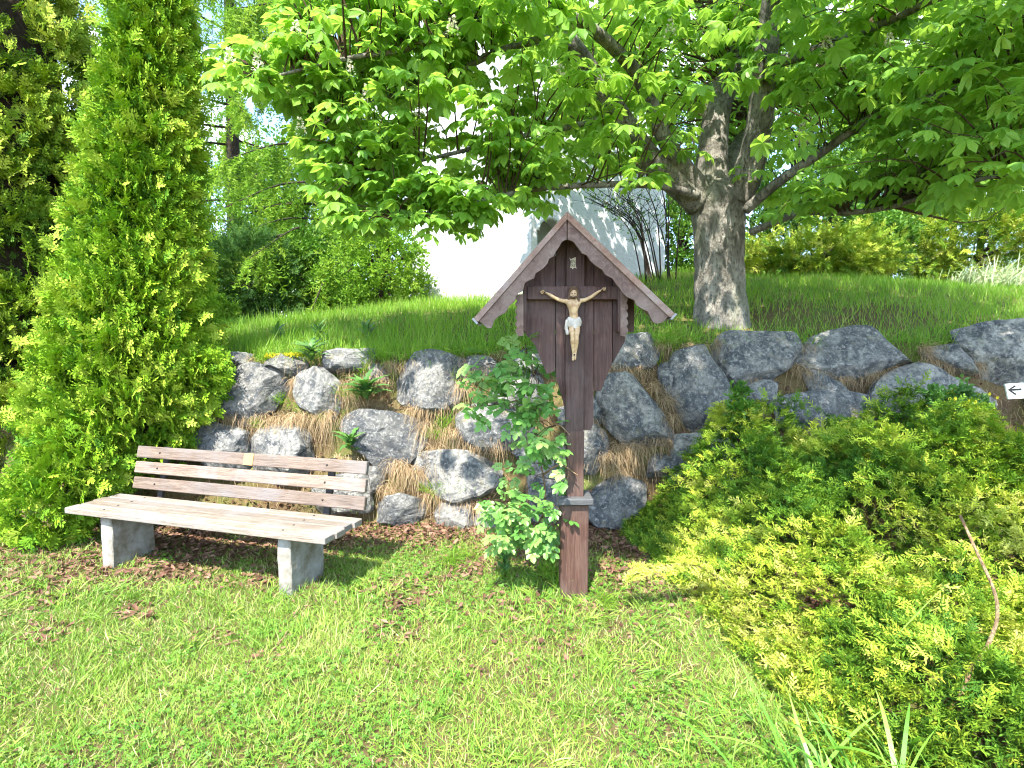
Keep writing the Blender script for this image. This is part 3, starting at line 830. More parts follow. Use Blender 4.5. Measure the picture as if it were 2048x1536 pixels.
# ================================================================ BENCH
bench = thing('garden_bench', (-2.21, 3.62, 0), 'wooden slat bench on two concrete supports in front of the boulder wall', 'bench', rz=math.atan2(-0.64, 2.12))
for i in range(4):
    m = MB(); dx = (0.0, 0.012, -0.008, 0.006)[i]
    box(m, (dx, 0.05 + i * 0.105, 0.398), (1.107, 0.0485, 0.022), bevel=0.005)
    plank = m.build('seat_plank', M['seatwood'], bench)
    for bx in (-0.78, 0.76):
        mbolt = MB(); tube(mbolt, [(bx, 0.05 + i * 0.105, 0.418), (bx, 0.05 + i * 0.105, 0.423)], [0.009, 0.007], 8)
        mbolt.build('bolt', M['iron'], plank)
tilt = rad(14)
Rb = np.array(Matrix.Rotation(-tilt, 3, 'X'))
for i in range(3):
    m = MB(); s = 0.05 + i * 0.122
    c = np.array([0.055, 0.445, 0.46]) + Rb @ np.array([0, 0, s])
    box(m, (0.055 + (0.01, 0, -0.006)[i], c[1], c[2]), (1.05, 0.019, 0.046), Rb, bevel=0.005)
    slat = m.build('back_slat', M['backwood'], bench)
    for bx in (-0.76, 0.78):
        mbolt = MB(); q = c + Rb @ np.array([0, -0.019, 0]); tube(mbolt, [(bx, q[1] + 0.002, q[2]), (bx, q[1] - 0.004, q[2])], [0.009, 0.007], 8)
        mbolt.build('bolt', M['iron'], slat)
m = MB(); c = np.array([0, 0.445, 0.46]) + Rb @ np.array([0, -0.0225, 0.05 + 0.244])
box(m, (0.10, c[1], c[2]), (0.043, 0.003, 0.043), Rb, bevel=0.001)
tag(m.build('plaque', M['brass'], slat), 'small square orange-brown plaque')
for x in (-0.76, 0.78):
    m = MB(); a_ = np.array([x, 0.445, 0.30]) + Rb @ np.array([0, 0.034, 0]); b_ = np.array([x, 0.445, 0.46]) + Rb @ np.array([0, 0.034, 0.33])
    c = 0.5 * (a_ + b_); box(m, c, (0.024, 0.012, 0.26), Rb)
    m.build('back_support', M['iron'], bench)
    m = MB()
    bm = bmesh.new(); bmesh.ops.create_cube(bm, size=2.0)
    for v in bm.verts: v.co = Vector((v.co.x * 0.052, v.co.y * 0.17, v.co.z * 0.225))
    bmesh.ops.bevel(bm, geom=list(bm.edges), offset=0.006, segments=1, affect='EDGES')
    bmesh.ops.subdivide_edges(bm, edges=list(bm.edges), cuts=5, use_grid_fill=True)
    bm.verts.index_update()
    V = np.array([v.co[:] for v in bm.verts]); Fc = [tuple(v.index for v in f.verts) for f in bm.faces]; bm.free()
    V += 0.006 * np.column_stack([vnoise(V + x, 14, 1), vnoise(V + x, 14, 2), vnoise(V + x, 14, 3) * 0.2])
    m.add(V + np.array([x - 0.02, 0.225, 0.148]), Fc)
    m.build('leg', M['concrete'], bench)
# ================================================================ LEAF AND SPRAY TEMPLATES (y = growth direction, z = upper side)
def rhomb(V, F, a, d, L, w, nrm=(0, 0, 1), bend=0.0):
    a = np.asarray(a, float); d = unit(np.asarray(d, float)); s = unit(np.cross(d, np.asarray(nrm, float)))
    i = len(V)
    V += [a, a + d * L * 0.5 + s * w * 0.5, a + d * L + np.asarray(nrm) * bend, a + d * L * 0.5 - s * w * 0.5]
    F.append((i, i + 1, i + 2, i + 3))
def spray(seed, pairs, ang, slen, sw, jit, twigw=0.05):
    r = np.random.default_rng(seed); V, F = [], []
    rhomb(V, F, (0, 0, 0), (0, 1, 0.02), 1.0, twigw)
    for i in range(pairs):
        t = 0.10 + 0.80 * i / (pairs - 1)
        for s in (-1, 1):
            L = slen * (1.05 - 0.75 * t) * r.uniform(0.8, 1.2)
            a = rad(ang + r.uniform(-9, 9))
            nn = unit(np.array([r.normal() * 0.25, r.normal() * 0.25, 1]))
            d = np.array([s * math.sin(a), math.cos(a), r.normal() * jit])
            p = np.array([0, t + 0.03 * s, 0.02 * math.sin(3 * t)])
            rhomb(V, F, p, d, L, sw * r.uniform(0.8, 1.2), nn, r.normal() * 0.02)
            if t < 0.55:
                for q in (0.35, 0.65):
                    a2 = a + rad(-40 if q < 0.5 else 34)
                    rhomb(V, F, p + unit(d) * L * q, (s * math.sin(a2), math.cos(a2), r.normal() * jit), L * 0.5, sw * 0.85, nn)
    return np.array(V), F
THUJA = [spray(s, 5, 42, 0.55, 0.13, 0.18) for s in (1, 2, 3)]
JUNI = [spray(s + 20, 6, 36, 0.46, 0.075, 0.34, 0.04) for s in (1, 2, 3)]
def leaflet(V, F, a, d, L, w, up, fold=0.10, droop=0.15, shape=(0.28, 0.62, 0.85)):
    """one obovate leaf folded at its midrib"""
    a = np.asarray(a, float); d = unit(np.asarray(d, float)); up = np.asarray(up, float); s = unit(np.cross(d, up)); n = np.cross(s, d)
    i = len(V)
    mid = [a + d * L * t - n * droop * L * t * t for t in (0, 0.38, 0.72, 1.0)]
    V += mid
    for sg in (1, -1):
        V += [a + d * L * 0.36 + s * sg * w * 0.5 * shape[0] / 0.45 + n * fold * w - n * droop * L * 0.13,
              a + d * L * 0.70 + s * sg * w * 0.5 + n * fold * w - n * droop * L * 0.49]
    for o, fl in ((4, False), (6, True)):
        for f in ((i, i + o, i + 1), (i + 1, i + o, i + o + 1, i + 2), (i + 2, i + o + 1, i + 3)):
            F.append(f[::-1] if fl else f)
def chestnut_leaf(seed, nl=7):
    r = np.random.default_rng(seed); V, F = [], []
    rhomb(V, F, (0, -0.55, 0.03), (0, 1, -0.05), 0.56, 0.03)
    for q in range(nl):
        t = q / (nl - 1) * 2 - 1
        a = t * rad(128 if nl == 7 else 100)
        L = (1.0 - 0.42 * abs(t) ** 1.4) * r.uniform(0.92, 1.06) * 0.62
        leaflet(V, F, (0, 0, 0), (math.sin(a), math.cos(a), -0.28 - 0.1 * r.random()), L, L * 0.46, (0, 0, 1), 0.12, 0.22 + 0.12 * r.random())
    return np.array(V), F
CHEST = [chestnut_leaf(1, 7), chestnut_leaf(2, 5), chestnut_leaf(3, 7)]
def pinnate(seed, pairs=2):
    r = np.random.default_rng(seed); V, F = [], []
    rhomb(V, F, (0, 0, 0), (0, 1, 0), 0.62, 0.02)
    for i in range(pairs):
        for s in (-1, 1):
            leaflet(V, F, (0, 0.22 + 0.3 * i / max(pairs - 1, 1), 0), (s * 0.85, 0.55, -0.05), 0.36 + 0.04 * i, 0.24, (0, 0, 1), 0.1, 0.15, (0.40, 0.62, 0.85))
    leaflet(V, F, (0, 0.60, 0), (0.05, 1, -0.05), 0.44, 0.28, (0, 0, 1), 0.1, 0.2, (0.40, 0.62, 0.85))
    return np.array(V), F
ROSE = [pinnate(1), pinnate(2, 3)]
def leaf_bunch(seed, n=6, w=0.42):
    r = np.random.default_rng(seed); V, F = [], []
    for i in range(n):
        d = unit(np.array([r.normal(), r.normal() + 0.7, r.normal() * 0.7]))
        rhomb(V, F, d * 0.08 + np.array([0, i * 0.09, 0]), d, r.uniform(0.42, 0.62), r.uniform(0.8, 1.2) * w * 0.6, unit(np.array([r.normal() * 0.5, r.normal() * 0.5, 1])), -0.05)
    return np.array(V), F
BUNCH = [leaf_bunch(s) for s in (1, 2, 3)]
def larch_twig(seed):
    r = np.random.default_rng(seed); V, F = [], []
    rhomb(V, F, (0, 0, 0), (0, 1, 0), 1.0, 0.014)
    rhomb(V, F, (0, 0, 0), (0, 1, 0), 1.0, 0.014, (1, 0, 0))
    for i in range(11):
        p = np.array([0, 0.06 + 0.09 * i, 0])
        for q in range(5):
            rhomb(V, F, p, rand_dirs(1, r)[0] + np.array([0, 0.5, 0]), r.uniform(0.10, 0.17), 0.034, rand_dirs(1, r)[0])
    return np.array(V), F
LARCH = [larch_twig(s) for s in (1, 2)]
BLADE = (np.array([(-.5, 0, 0), (.5, 0, 0), (.38, .5, .05), (-.38, .5, .05), (0, 1, .26)], float), [(0, 1, 2, 3), (3, 2, 4)])
DEADLEAF = (np.array([(0, 0, 0), (.22, .3, .10), (.20, .7, .06), (0, 1, .16), (-.22, .65, .12), (-.2, .3, .04), (0, .5, -.04)], float),
            [(0, 1, 6), (1, 2, 6), (2, 3, 6), (3, 4, 6), (4, 5, 6), (5, 0, 6)])
CLOVER = (np.array([(0, 0, 0), (.22, .2, .03), (.3, .48, 0), (.05, .52, .02), (-.22, .2, .03), (-.3, .48, 0), (-.05, .52, .02),
                    (.4, -.05, .02), (.55, .12, 0), (-.4, -.05, .02), (-.55, .12, 0), (.3, -.3, 0), (-.3, -.3, 0)], float),
          [(0, 1, 2, 3), (0, 6, 5, 4), (0, 11, 7, 8), (0, 10, 9, 12)])
def pick(mb, temps, pos, R, s, rnd, mat=0):
    which = RNG.integers(0, len(temps), len(pos))
    for i, (T, F) in enumerate(temps):
        k = which == i
        mb.scatter(T, F, pos[k], R[k], np.asarray(s)[k], np.asarray(rnd)[k], mat)

# ================================================================ CONIFER COLUMNS BESIDE THE BENCH
def column(name, label, axis, prof, n, mat, seed, lean=(0, 0), size=0.135, lobes=()):
    """prof: [(z, radius)]; sprays stand on a lumpy surface, a dead-brown core inside, kept dark to block light"""
    rng = np.random.default_rng(seed)
    z0, z1 = prof[0][0], prof[-1][0]
    pz, pr = np.array([p[0] for p in prof]), np.array([p[1] for p in prof])
    root = thing(name, (axis[0], axis[1], height(np.array([axis[0]]), np.array([axis[1]]))[0] if axis[1] < WB else 0.0), label, 'conifer', 'conifers beside the bench')
    org = np.array(root.location)
    per = 15
    nc = n // per
    zs = rng.uniform(z0, z1, nc * 3)
    keep = rng.random(nc * 3) < np.interp(zs, pz, pr) / pr.max()
    zs = zs[keep][:nc]; m_ = len(zs)
    # most of the sprays on the sides one can see from the lawn
    th = np.where(rng.random(m_) < 0.85, rng.uniform(-2.8, 0.9, m_), rng.uniform(-math.pi, math.pi, m_))
    rr = np.interp(zs, pz, pr)
    q = np.column_stack([np.cos(th) * rr, np.sin(th) * rr, zs * 0.6])
    lump = vnoise(q, 3.4, seed) * 0.15 + rng.normal(0, 0.10, m_)
    R_ = rr * (0.93 + lump)
    ax = np.column_stack([axis[0] + lean[0] * (zs - z0), axis[1] + lean[1] * (zs - z0)])
    cd = np.column_stack([np.cos(th), np.sin(th), np.full(m_, 0.55)])
    P0 = np.column_stack([ax + cd[:, :2] * R_[:, None], zs])
    w_ = np.repeat(np.arange(m_), per)
    offs = rng.normal(0, 1, (m_ * per, 3)) * np.array([0.048, 0.048, 0.062]) * size / 0.15
    P = P0[w_] + offs
    dirn = unit(cd[w_] + offs * 9.0)
    lump = lump[w_] + rng.normal(0, 0.10, m_)[w_]
    for (lx, ly, lz, lr, ln) in lobes:
        d_ = unit(rng.normal(size=(ln, 3)))
        P = np.vstack([P, np.array([lx, ly, lz]) + d_ * (lr * rng.uniform(0.7, 1.05, ln))[:, None]])
        dirn = np.vstack([dirn, d_]); lump = np.concatenate([lump, vnoise(d_ * lr, 6, seed) * 0.1])
    N = len(P)
    g = unit(dirn * rng.uniform(0.7, 1.2, N)[:, None] + np.array([0, 0, 1]) * rng.uniform(0.0, 0.6, N)[:, None] + rng.normal(0, 0.28, (N, 3)))
    nrm = unit(np.cross(dirn, np.array([0, 0, 1.0])) + rng.normal(0, 0.55, (N, 3)) + dirn * 0.5)
    Rm = frames(g, nrm)
    rnd = np.clip(0.55 + 1.3 * lump + rng.normal(0, 0.2, N), 0, 1)
    mb = MB()
    pick(mb, THUJA, P - org, Rm, rng.uniform(0.7, 1.25, N) * size, rnd)
    tag(mb.build('foliage', M[mat], root), None, None, None, 'stuff')
    zc = np.linspace(max(z0 - 0.1, 0.0), z1 - 0.1, 26); tc = np.linspace(0, 2 * math.pi, 22, endpoint=False)
    V = []
    for z in zc:
        r0 = np.interp(z, pz, pr) * (0.66 if z > z0 + 0.25 else 0.42)
        for t in tc:
            V.append((axis[0] + lean[0] * (z - z0) + math.cos(t) * r0, axis[1] + lean[1] * (z - z0) + math.sin(t) * r0, z))
    V = np.array(V); V[:, :2] += (vnoise(V, 5, seed + 7) * 0.05)[:, None]
    F = [(i * 22 + j_, i * 22 + (j_ + 1) % 22, (i + 1) * 22 + (j_ + 1) % 22, (i + 1) * 22 + j_) for i in range(25) for j_ in range(22)]
    MB().add(V - org, F, 0.5, 0, True).build('dead_twig_light_blocker', M['core'], root)  # closed shell for the dead twigs, added to block light
    mb = MB(); tube(mb, [np.array([axis[0], axis[1], -0.05]) - org, np.array([axis[0], axis[1], 1.2]) - org, np.array([axis[0] + lean[0], axis[1] + lean[1], z1]) - org], [0.07, 0.06, 0.02], 8)
    mb.build('trunk', M['darkbark'], root)
    return root
cA = at(243, 700, 5.0)
column('columnar_conifer', 'bright green columnar conifer whose foliage overhangs the bench back', (cA[0], 5.0),
       [(0.60, 0.42), (0.75, 0.55), (1.0, 0.60), (1.5, 0.56), (2.0, 0.48), (2.6, 0.39), (3.2, 0.31), (3.9, 0.24), (4.6, 0.19), (5.4, 0.13), (6.2, 0.03)], 14500, 'thuja', 31, (0.105, 0.0), 0.135,
       lobes=((at(395, 820, 4.95)[0], 4.95, 1.32, 0.22, 420), (at(150, 960, 4.4)[0], 4.45, 0.62, 0.34, 700), (at(90, 1010, 4.3)[0], 4.35, 0.32, 0.28, 500)))
cB = at(-20, 500, 5.5)
column('columnar_conifer', 'broad olive green conifer at the very edge, behind the bright column', (cB[0], 5.75),
       [(0.05, 0.6), (0.6, 0.80), (1.2, 0.86), (2.2, 0.86), (3.2, 0.82), (4.2, 0.78), (5.2, 0.66), (6.2, 0.4), (7.0, 0.06)], 11500, 'thuja_old', 32, (-0.01, 0.0), 0.15)

# ================================================================ JUNIPERS IN FRONT OF THE WALL
EDGE = np.array([(1.00, 4.75), (1.02, 4.30), (1.12, 3.8), (1.16, 3.30), (1.24, 2.85), (1.24, 2.4), (1.28, 2.0), (1.45, 1.5), (1.8, 0.9)])
def juni_edge(y):
    o = np.argsort(EDGE[:, 1]); return np.interp(y, EDGE[o, 1], EDGE[o, 0])
def juni_h(x, y):
    d = np.clip(x - juni_edge(y), 0, None)
    base = 0.28 + 0.60 * sstep(2.5, 4.6, y) * sstep(0.1, 0.9, d)
    h = base * sstep(-0.05, 0.62, d)
    P = np.column_stack([x, y])
    return h * (1 + 0.26 * vnoise(P, 2.3, 3) + 0.20 * vnoise(P, 5.0, 4)) * (1 - 0.35 * np.exp(-((x - 1.35) ** 2 / 0.10 + (y - 1.85) ** 2 / 0.08)))
def juniper(name, label, inside, n, seed, size, mat, bias):
    rng = np.random.default_rng(seed)
    X = rng.uniform(0.45, 5.2, n * 6); Y = rng.uniform(0.9, 4.8, n * 6)
    k = (X > juni_edge(Y) - 0.03) & inside(X, Y) & (rng.random(n * 6) < np.clip(2.6 / np.maximum(Y, 1.0), 0.3, 1.0))
    k &= vnoise(np.column_stack([X, Y]), 4.2, seed + 9) + 0.5 * vnoise(np.column_stack([X, Y]), 9.0, seed + 8) > -2.0
    X, Y = X[k][:n], Y[k][:n]; N = len(X)
    H = juni_h(X, Y)
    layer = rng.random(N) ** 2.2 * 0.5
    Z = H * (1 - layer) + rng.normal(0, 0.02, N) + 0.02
    e_ = 0.06
    gx_ = (juni_h(X + e_, Y) - juni_h(X - e_, Y)) / (2 * e_); gy_ = (juni_h(X, Y + e_) - juni_h(X, Y - e_)) / (2 * e_)
    out = np.column_stack([-gx_, -gy_, np.zeros(N)])
    cl = vnoise(np.column_stack([X, Y, Z]), 3.0, seed)
    g = unit(out * 0.8 + np.column_stack([-0.55 + cl * 0.8, -0.5 + vnoise(np.column_stack([X, Y]), 2.1, seed + 4) * 0.9, 0.42 + 0 * X]) + rng.normal(0, 0.38, (N, 3)))
    nrm = unit(np.column_stack([-gx_, -gy_, np.ones(N) * 0.9]) + rng.normal(0, 0.45, (N, 3)))
    tone = vnoise(np.column_stack([X, Y, Z]), 1.6, seed + 2) * 0.35 + vnoise(np.column_stack([X, Y, Z]), 6.0, seed + 3) * 0.3
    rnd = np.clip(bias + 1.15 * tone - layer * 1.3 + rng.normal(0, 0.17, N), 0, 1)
    root = thing(name, (float(X.mean()), float(Y.mean()), 0), label, 'shrub', 'golden junipers below the wall')
    org = np.array(root.location)
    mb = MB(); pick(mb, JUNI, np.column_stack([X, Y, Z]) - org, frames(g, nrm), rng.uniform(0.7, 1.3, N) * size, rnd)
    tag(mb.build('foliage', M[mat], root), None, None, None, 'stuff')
    # woody branches under the foliage
    mb = MB()
    for i in range(26):
        q = rng.integers(0, N)
        a = np.array([X[q] + 0.35, Y[q] + 0.30, 0.0]); b = np.array([X[q], Y[q], Z[q] * 0.8])
        tube(mb, [a - org, 0.5 * (a + b) + np.array([0, 0, 0.1]) - org, b - org], [0.016, 0.011, 0.004], 5, 6)
    tag(mb.build('woody_branches', M['darkbark'], root), None, None, None, 'stuff')
    return root
split_y = lambda X: 3.55 + 0.12 * np.sin(X * 3.0)
front_j = juniper('juniper_shrub', 'low golden-yellow juniper sprawling over the lawn edge in full sun', lambda X, Y: Y < split_y(X), 19000, 41, 0.108, 'juniper', 0.62)
juniper('juniper_shrub', 'taller green juniper growing against the foot of the boulder wall', lambda X, Y: Y >= split_y(X), 11000, 42, 0.115, 'juniper', 0.42)
# an arching golden branch that reaches out over the brown leaves
mb = MB(); rng = np.random.default_rng(5); org = np.array(front_j.location)
arc = spline([at(1480, 1190, 3.2), at(1400, 1135, 3.2), at(1330, 1132, 3.2), at(1268, 1150, 3.2)], 22)
tube(mb, arc - org, np.linspace(0.008, 0.002, 22), 5)
bo = mb.build('arching_branch', M['twig'], front_j)
mb = MB()
ii = rng.integers(0, 22, 120); tg = np.gradient(arc, axis=0)[ii]
sd = rng.choice([-1, 1], 120)
g = unit(unit(tg) + np.column_stack([0 * sd, -0.7 * sd, rng.uniform(-0.5, 0.35, 120)]) + rng.normal(0, 0.2, (120, 3)))
pick(mb, JUNI, arc[ii] + rng.normal(0, 0.008, (120, 3)) - org, frames(g, rand_dirs(120, rng) + np.array([0, -0.4, 1.0])), rng.uniform(0.05, 0.11, 120), rng.uniform(0.6, 1.0, 120))
tag(mb.build('branch_sprays', M['juniper'], bo), None, None, None, 'stuff')

# ================================================================ CHESTNUT TREE
TB = at(1440, 648, 6.2); TB[2] = height(TB[:1], TB[1:2])[0]
chestnut = thing('chestnut_tree', tuple(TB), 'large flowering chestnut tree with a forked grey trunk above the wall', 'tree')
mb = MB()
tp = [at(1442, 690, 6.2), at(1442, 648, 6.2), at(1440, 600, 6.2), at(1439, 540, 6.2), at(1438, 470, 6.2), at(1436, 425, 6.2), at(1432, 392, 6.2), at(1430, 365, 6.2)]
tr = [0.35, 0.30, 0.275, 0.262, 0.268, 0.29, 0.285, 0.16]
tube(mb, np.array(tp) - TB, tr, 40, 60, 0.13, seed=3)
mb.build('trunk', M['bark'], chestnut)
LIMBS = [  # (pixel x, pixel y, distance), start radius, end radius
 ([(1400,405,6.15),(1350,360,6.1),(1298,318,6.0),(1247,246,5.9),(1223,205,5.8),(1178,137,5.7),(1141,82,5.6),(1110,20,5.5),(1085,-80,5.3),(1060,-220,5.1)], 0.17, 0.05),
 ([(1408,390,6.1),(1365,330,6.0),(1332,284,5.9),(1295,191,5.8),(1260,130,5.6),(1189,62,5.3),(1137,27,5.1),(1040,-70,4.7),(930,-190,4.3)], 0.11, 0.03),
 ([(1395,392,6.0),(1322,372,5.7),(1213,369,5.5),(1093,376,5.3),(990,393,5.1),(854,427,4.95),(800,446,4.9)], 0.048, 0.010),
 ([(1250,250,5.9),(1206,239,5.7),(1120,258,5.5),(1042,273,5.3),(905,307,5.1),(800,330,5.0),(720,345,4.9)], 0.045, 0.008),
 ([(1150,95,5.6),(1093,79,5.5),(1000,102,5.3),(900,150,5.1),(790,190,5.0),(700,220,4.9),(640,250,4.9)], 0.05, 0.008),
 ([(1090,-20,5.3),(997,20,5.1),(888,72,4.9),(789,102,4.8),(700,116,4.7),(600,140,4.6),(520,160,4.5)], 0.045, 0.008),
 ([(1425,400,6.25),(1425,300,6.4),(1440,200,6.5),(1478,100,6.6),(1490,0,6.7),(1500,-150,6.8),(1490,-350,6.8)], 0.20, 0.07),
 ([(1470,400,6.1),(1500,330,6.0),(1520,240,5.9),(1532,100,5.7),(1545,0,5.5),(1570,-150,5.2),(1590,-350,4.8)], 0.18, 0.06),
 ([(1490,420,6.0),(1560,362,5.7),(1650,300,5.4),(1750,232,5.0),(1850,200,4.7),(1950,160,4.4),(2080,100,4.1)], 0.06, 0.015),
 ([(1500,465,6.0),(1600,427,5.7),(1700,425,5.4),(1790,412,5.1),(1900,375,4.6),(2000,350,4.2),(2100,330,3.9)], 0.04, 0.010),
 ([(1535,130,5.7),(1620,105,5.4),(1700,72,5.1),(1800,32,4.7),(1900,-20,4.3),(2000,-80,4.0)], 0.06, 0.015),
 ([(1440,390,6.4),(1470,300,6.9),(1530,220,7.4),(1620,150,7.9),(1700,60,8.3)], 0.11, 0.03),
 ([(1545,0,5.5),(1600,-140,4.6),(1640,-380,3.7),(1600,-800,2.8),(1480,-1500,2.0)], 0.07, 0.02),
 ([(1060,-220,5.1),(1020,-420,4.2),(980,-800,3.3),(960,-1500,2.3)], 0.05, 0.015),
 ([(1500,-150,6.8),(1400,-400,5.6),(1300,-750,4.2),(1240,-1400,2.9)], 0.06, 0.015),
]
limb_pts = []
for pts, r0, r1 in LIMBS:
    P = np.array([at(*p) for p in pts])
    P = np.column_stack([P, np.linspace(0, 1, len(P))])
    S = spline(P, 10 * len(pts))
    mb = MB(); tube(mb, S[:, :3] - TB, r0 + (r1 - r0) * S[:, 3] ** 0.8, 14 if r0 > 0.08 else 8, None, 0.10, seed=int(r0 * 1000))
    mb.build('limb', M['bark'], chestnut)
    limb_pts.append(S[int(len(S) * 0.22):, :3])
ALL_L = np.vstack(limb_pts)
# where the crown hangs: its lower edge as seen from the lawn
LOWX = np.array([400, 425, 470, 540, 575, 610, 650, 700, 760, 830, 880, 940, 990, 1040, 1085, 1120, 1180, 1250, 1330, 1390, 1440, 1500, 1560, 1640, 1700, 1760, 1860, 2050, 2500])
LOWY = np.array([60, 175, 200, 190, 235, 330, 440, 480, 470, 445, 485, 488, 455, 415, 430, 400, 405, 390, 350, 320, 300, 410, 455, 430, 395, 410, 430, 425, 430])
def crown_ok(P):
    px, py, dep = project(P)
    infr = (px > -150) & (px < 2200) & (py > -60) & (dep > 0.1)
    ok = (py < np.interp(px, LOWX, LOWY)) & (px > 418) & (dep > 3.0) & ~((px < 545) & (py < 75))
    return np.where(infr, ok, True), infr
rng = np.random.default_rng(77)
tips, dirs = [], []
# 1) shoots spread over the part of the crown in view
cnt = 0
while cnt < 820:
    px = rng.uniform(420, 2150); py = rng.uniform(-60, 490)
    if py > np.interp(px, LOWX, LOWY) - 12: continue
    if px < 545 and py < 80: continue
    dens = 0.8 if px < 1380 else 0.75
    if 1540 < px < 1720 and 190 < py < 350: dens *= 0.15
    if 820 < px < 1340 and vnoise(np.array([[px / 100, py / 75, 0]]), 1.0, 12)[0] < -0.15: dens *= 0.40
    if 1380 < px < 1540 and py > 150: dens *= 0.22
    if rng.random() > dens: continue
    near = 4.5 - 0.9 * sstep(1500, 2050, px)
    Y = rng.uniform(near, 6.4 if px > 1000 else 5.7)
    if 1080 < px < 1580 and rng.random() < 0.55: Y = rng.uniform(6.0, 7.3)
    p = at(px, py, Y)
    tips.append(p); cnt += 1
# 2) the upper crown above the frame
cnt = 0
while cnt < 330:
    d = rand_dirs(1, rng)[0] * rng.random() ** 0.4
    p = np.array([2.3, 4.4, 5.6]) + d * np.array([4.6, 5.2, 2.6])
    if p[2] < 3.6: continue
    ok, inf = crown_ok(p[None])
    if inf[0]: continue
    if p[1] < 0.6 and p[2] < 4.2: continue
    if p[0] < -1.9 + 0.1 * p[1]: continue
    tips.append(p); cnt += 1
cnt = 0
while cnt < 170:  # unseen shoots added sunward to cast shade on wall and shrine
    tgt = np.array([rng.uniform(0.5, 4.6), rng.uniform(4.6, 5.4), rng.uniform(0.9, 1.9)]) if cnt % 4 else np.array([rng.uniform(-0.2, 0.9), 3.45, rng.uniform(1.1, 2.1)])
    p = tgt + TO_SUN * ((rng.uniform(4.2, 6.4) - tgt[2]) / TO_SUN[2])
    if crown_ok(p[None])[1][0]: continue
    tips.append(p); cnt += 1
cnt = tries = 0
while cnt < 90 and tries < 4000:                  # the part of the crown that shades the chapel's right side
    tries += 1
    f_ = rng.uniform(0.0, 1.0); tgt = np.array([*(CB * (1 - f_) + CC * f_), rng.uniform(2.4, 5.5)])
    p = tgt + TO_SUN * ((rng.uniform(5.0, 7.0) - tgt[2]) / TO_SUN[2])
    if not crown_ok(p[None])[0][0]: continue
    tips.append(p); cnt += 1
cnt = 0
while cnt < 150:                                  # the far side of the crown, behind the trunk
    px = rng.uniform(1080, 2100); py = rng.uniform(-60, 400)
    if py > np.interp(px, LOWX, LOWY) - 60: continue
    tips.append(at(px, py, rng.uniform(6.6, 8.8))); cnt += 1
tips = np.array(tips)
twig = MB(); LP, LD, LN = [], [], []
for p in tips:
    q = ALL_L[np.argsort(np.linalg.norm(ALL_L - p + np.array([0, 0, 0.25]), axis=1))[rng.integers(0, 6)]]
    v = p - q; L = np.linalg.norm(v)
    if L > 0.05:
        mid = 0.5 * (p + q) + np.array([0, 0, 0.10 * L]) + rng.normal(0, 0.05 * L, 3)
        tube(twig, [q - TB, mid - TB, p - TB], [min(0.004 + 0.007 * L, 0.02), 0.006, 0.003], 4, 6, cap=False)
    out = unit(v * np.array([1, 1, 0.3]) + rng.normal(0, 0.15, 3))
    for nd in range(3):
        base = p - out * 0.15 * nd
        a0 = rng.uniform(0, 6.28)
        for q_ in range(rng.integers(1, 4)):
            a = a0 + q_ * 2.1 + nd * 1.1
            h = np.array([math.cos(a), math.sin(a), 0.0])
            g = unit(h * 0.9 + out * 0.5 + np.array([0, 0, rng.uniform(-0.45, 0.2)]))
            LP.append(base + g * rng.uniform(0.10, 0.17)); LD.append(g); LN.append(np.array([0, 0, 1.0]) + rng.normal(0, 0.28, 3) - TO_SUN * 0.0)
LP, LD, LN = map(np.array, (LP, LD, LN))
ok, infr = crown_ok(LP)
low = (project(LP + LD * 0.1 - np.array([0, 0, 0.05]))[1] < np.interp(project(LP)[0], LOWX, LOWY) + 8) | ~infr
k = ok & low
LP, LD, LN, infr = LP[k], LD[k], LN[k], infr[k]
LS = rng.uniform(0.19, 0.30, len(LP)); LR = np.clip(0.5 + 0.25 * vnoise(LP, 0.9, 8) + rng.normal(0, 0.2, len(LP)), 0, 1)
LRm = frames(LD, LN)
tag(twig.build('twigs', M['twig'], chestnut), None, None, None, 'stuff')
# the 300 leaves that show largest are objects of their own
px, py, dep = project(LP)
vis = infr & (px > 0) & (px < 2048) & (py > 0)
score = np.where(vis, LS / dep, 0)
big = np.argsort(-score)[:300]
lmesh = []
for i, (T, F) in enumerate(CHEST):
    for r_ in (0.25, 0.5, 0.75):
        lmesh.append(MB().add(T, F, r_).mesh('leaf', M['chestnut']))
for q in big:
    o = link('leaf', lmesh[rng.integers(0, len(lmesh))], chestnut)
    o.matrix_local = Matrix.Translation(LP[q] - TB) @ Matrix(LRm[q].tolist()).to_4x4() @ Matrix.Scale(LS[q], 4)
rest = np.ones(len(LP), bool); rest[big] = False
mb = MB(); pick(mb, CHEST, LP[rest] - TB, LRm[rest], LS[rest], LR[rest])
tag(mb.build('crown', M['chestnut'], chestnut), None, None, None, 'stuff')
print('chestnut leaves', len(LP), 'in frame', int(vis.sum()))
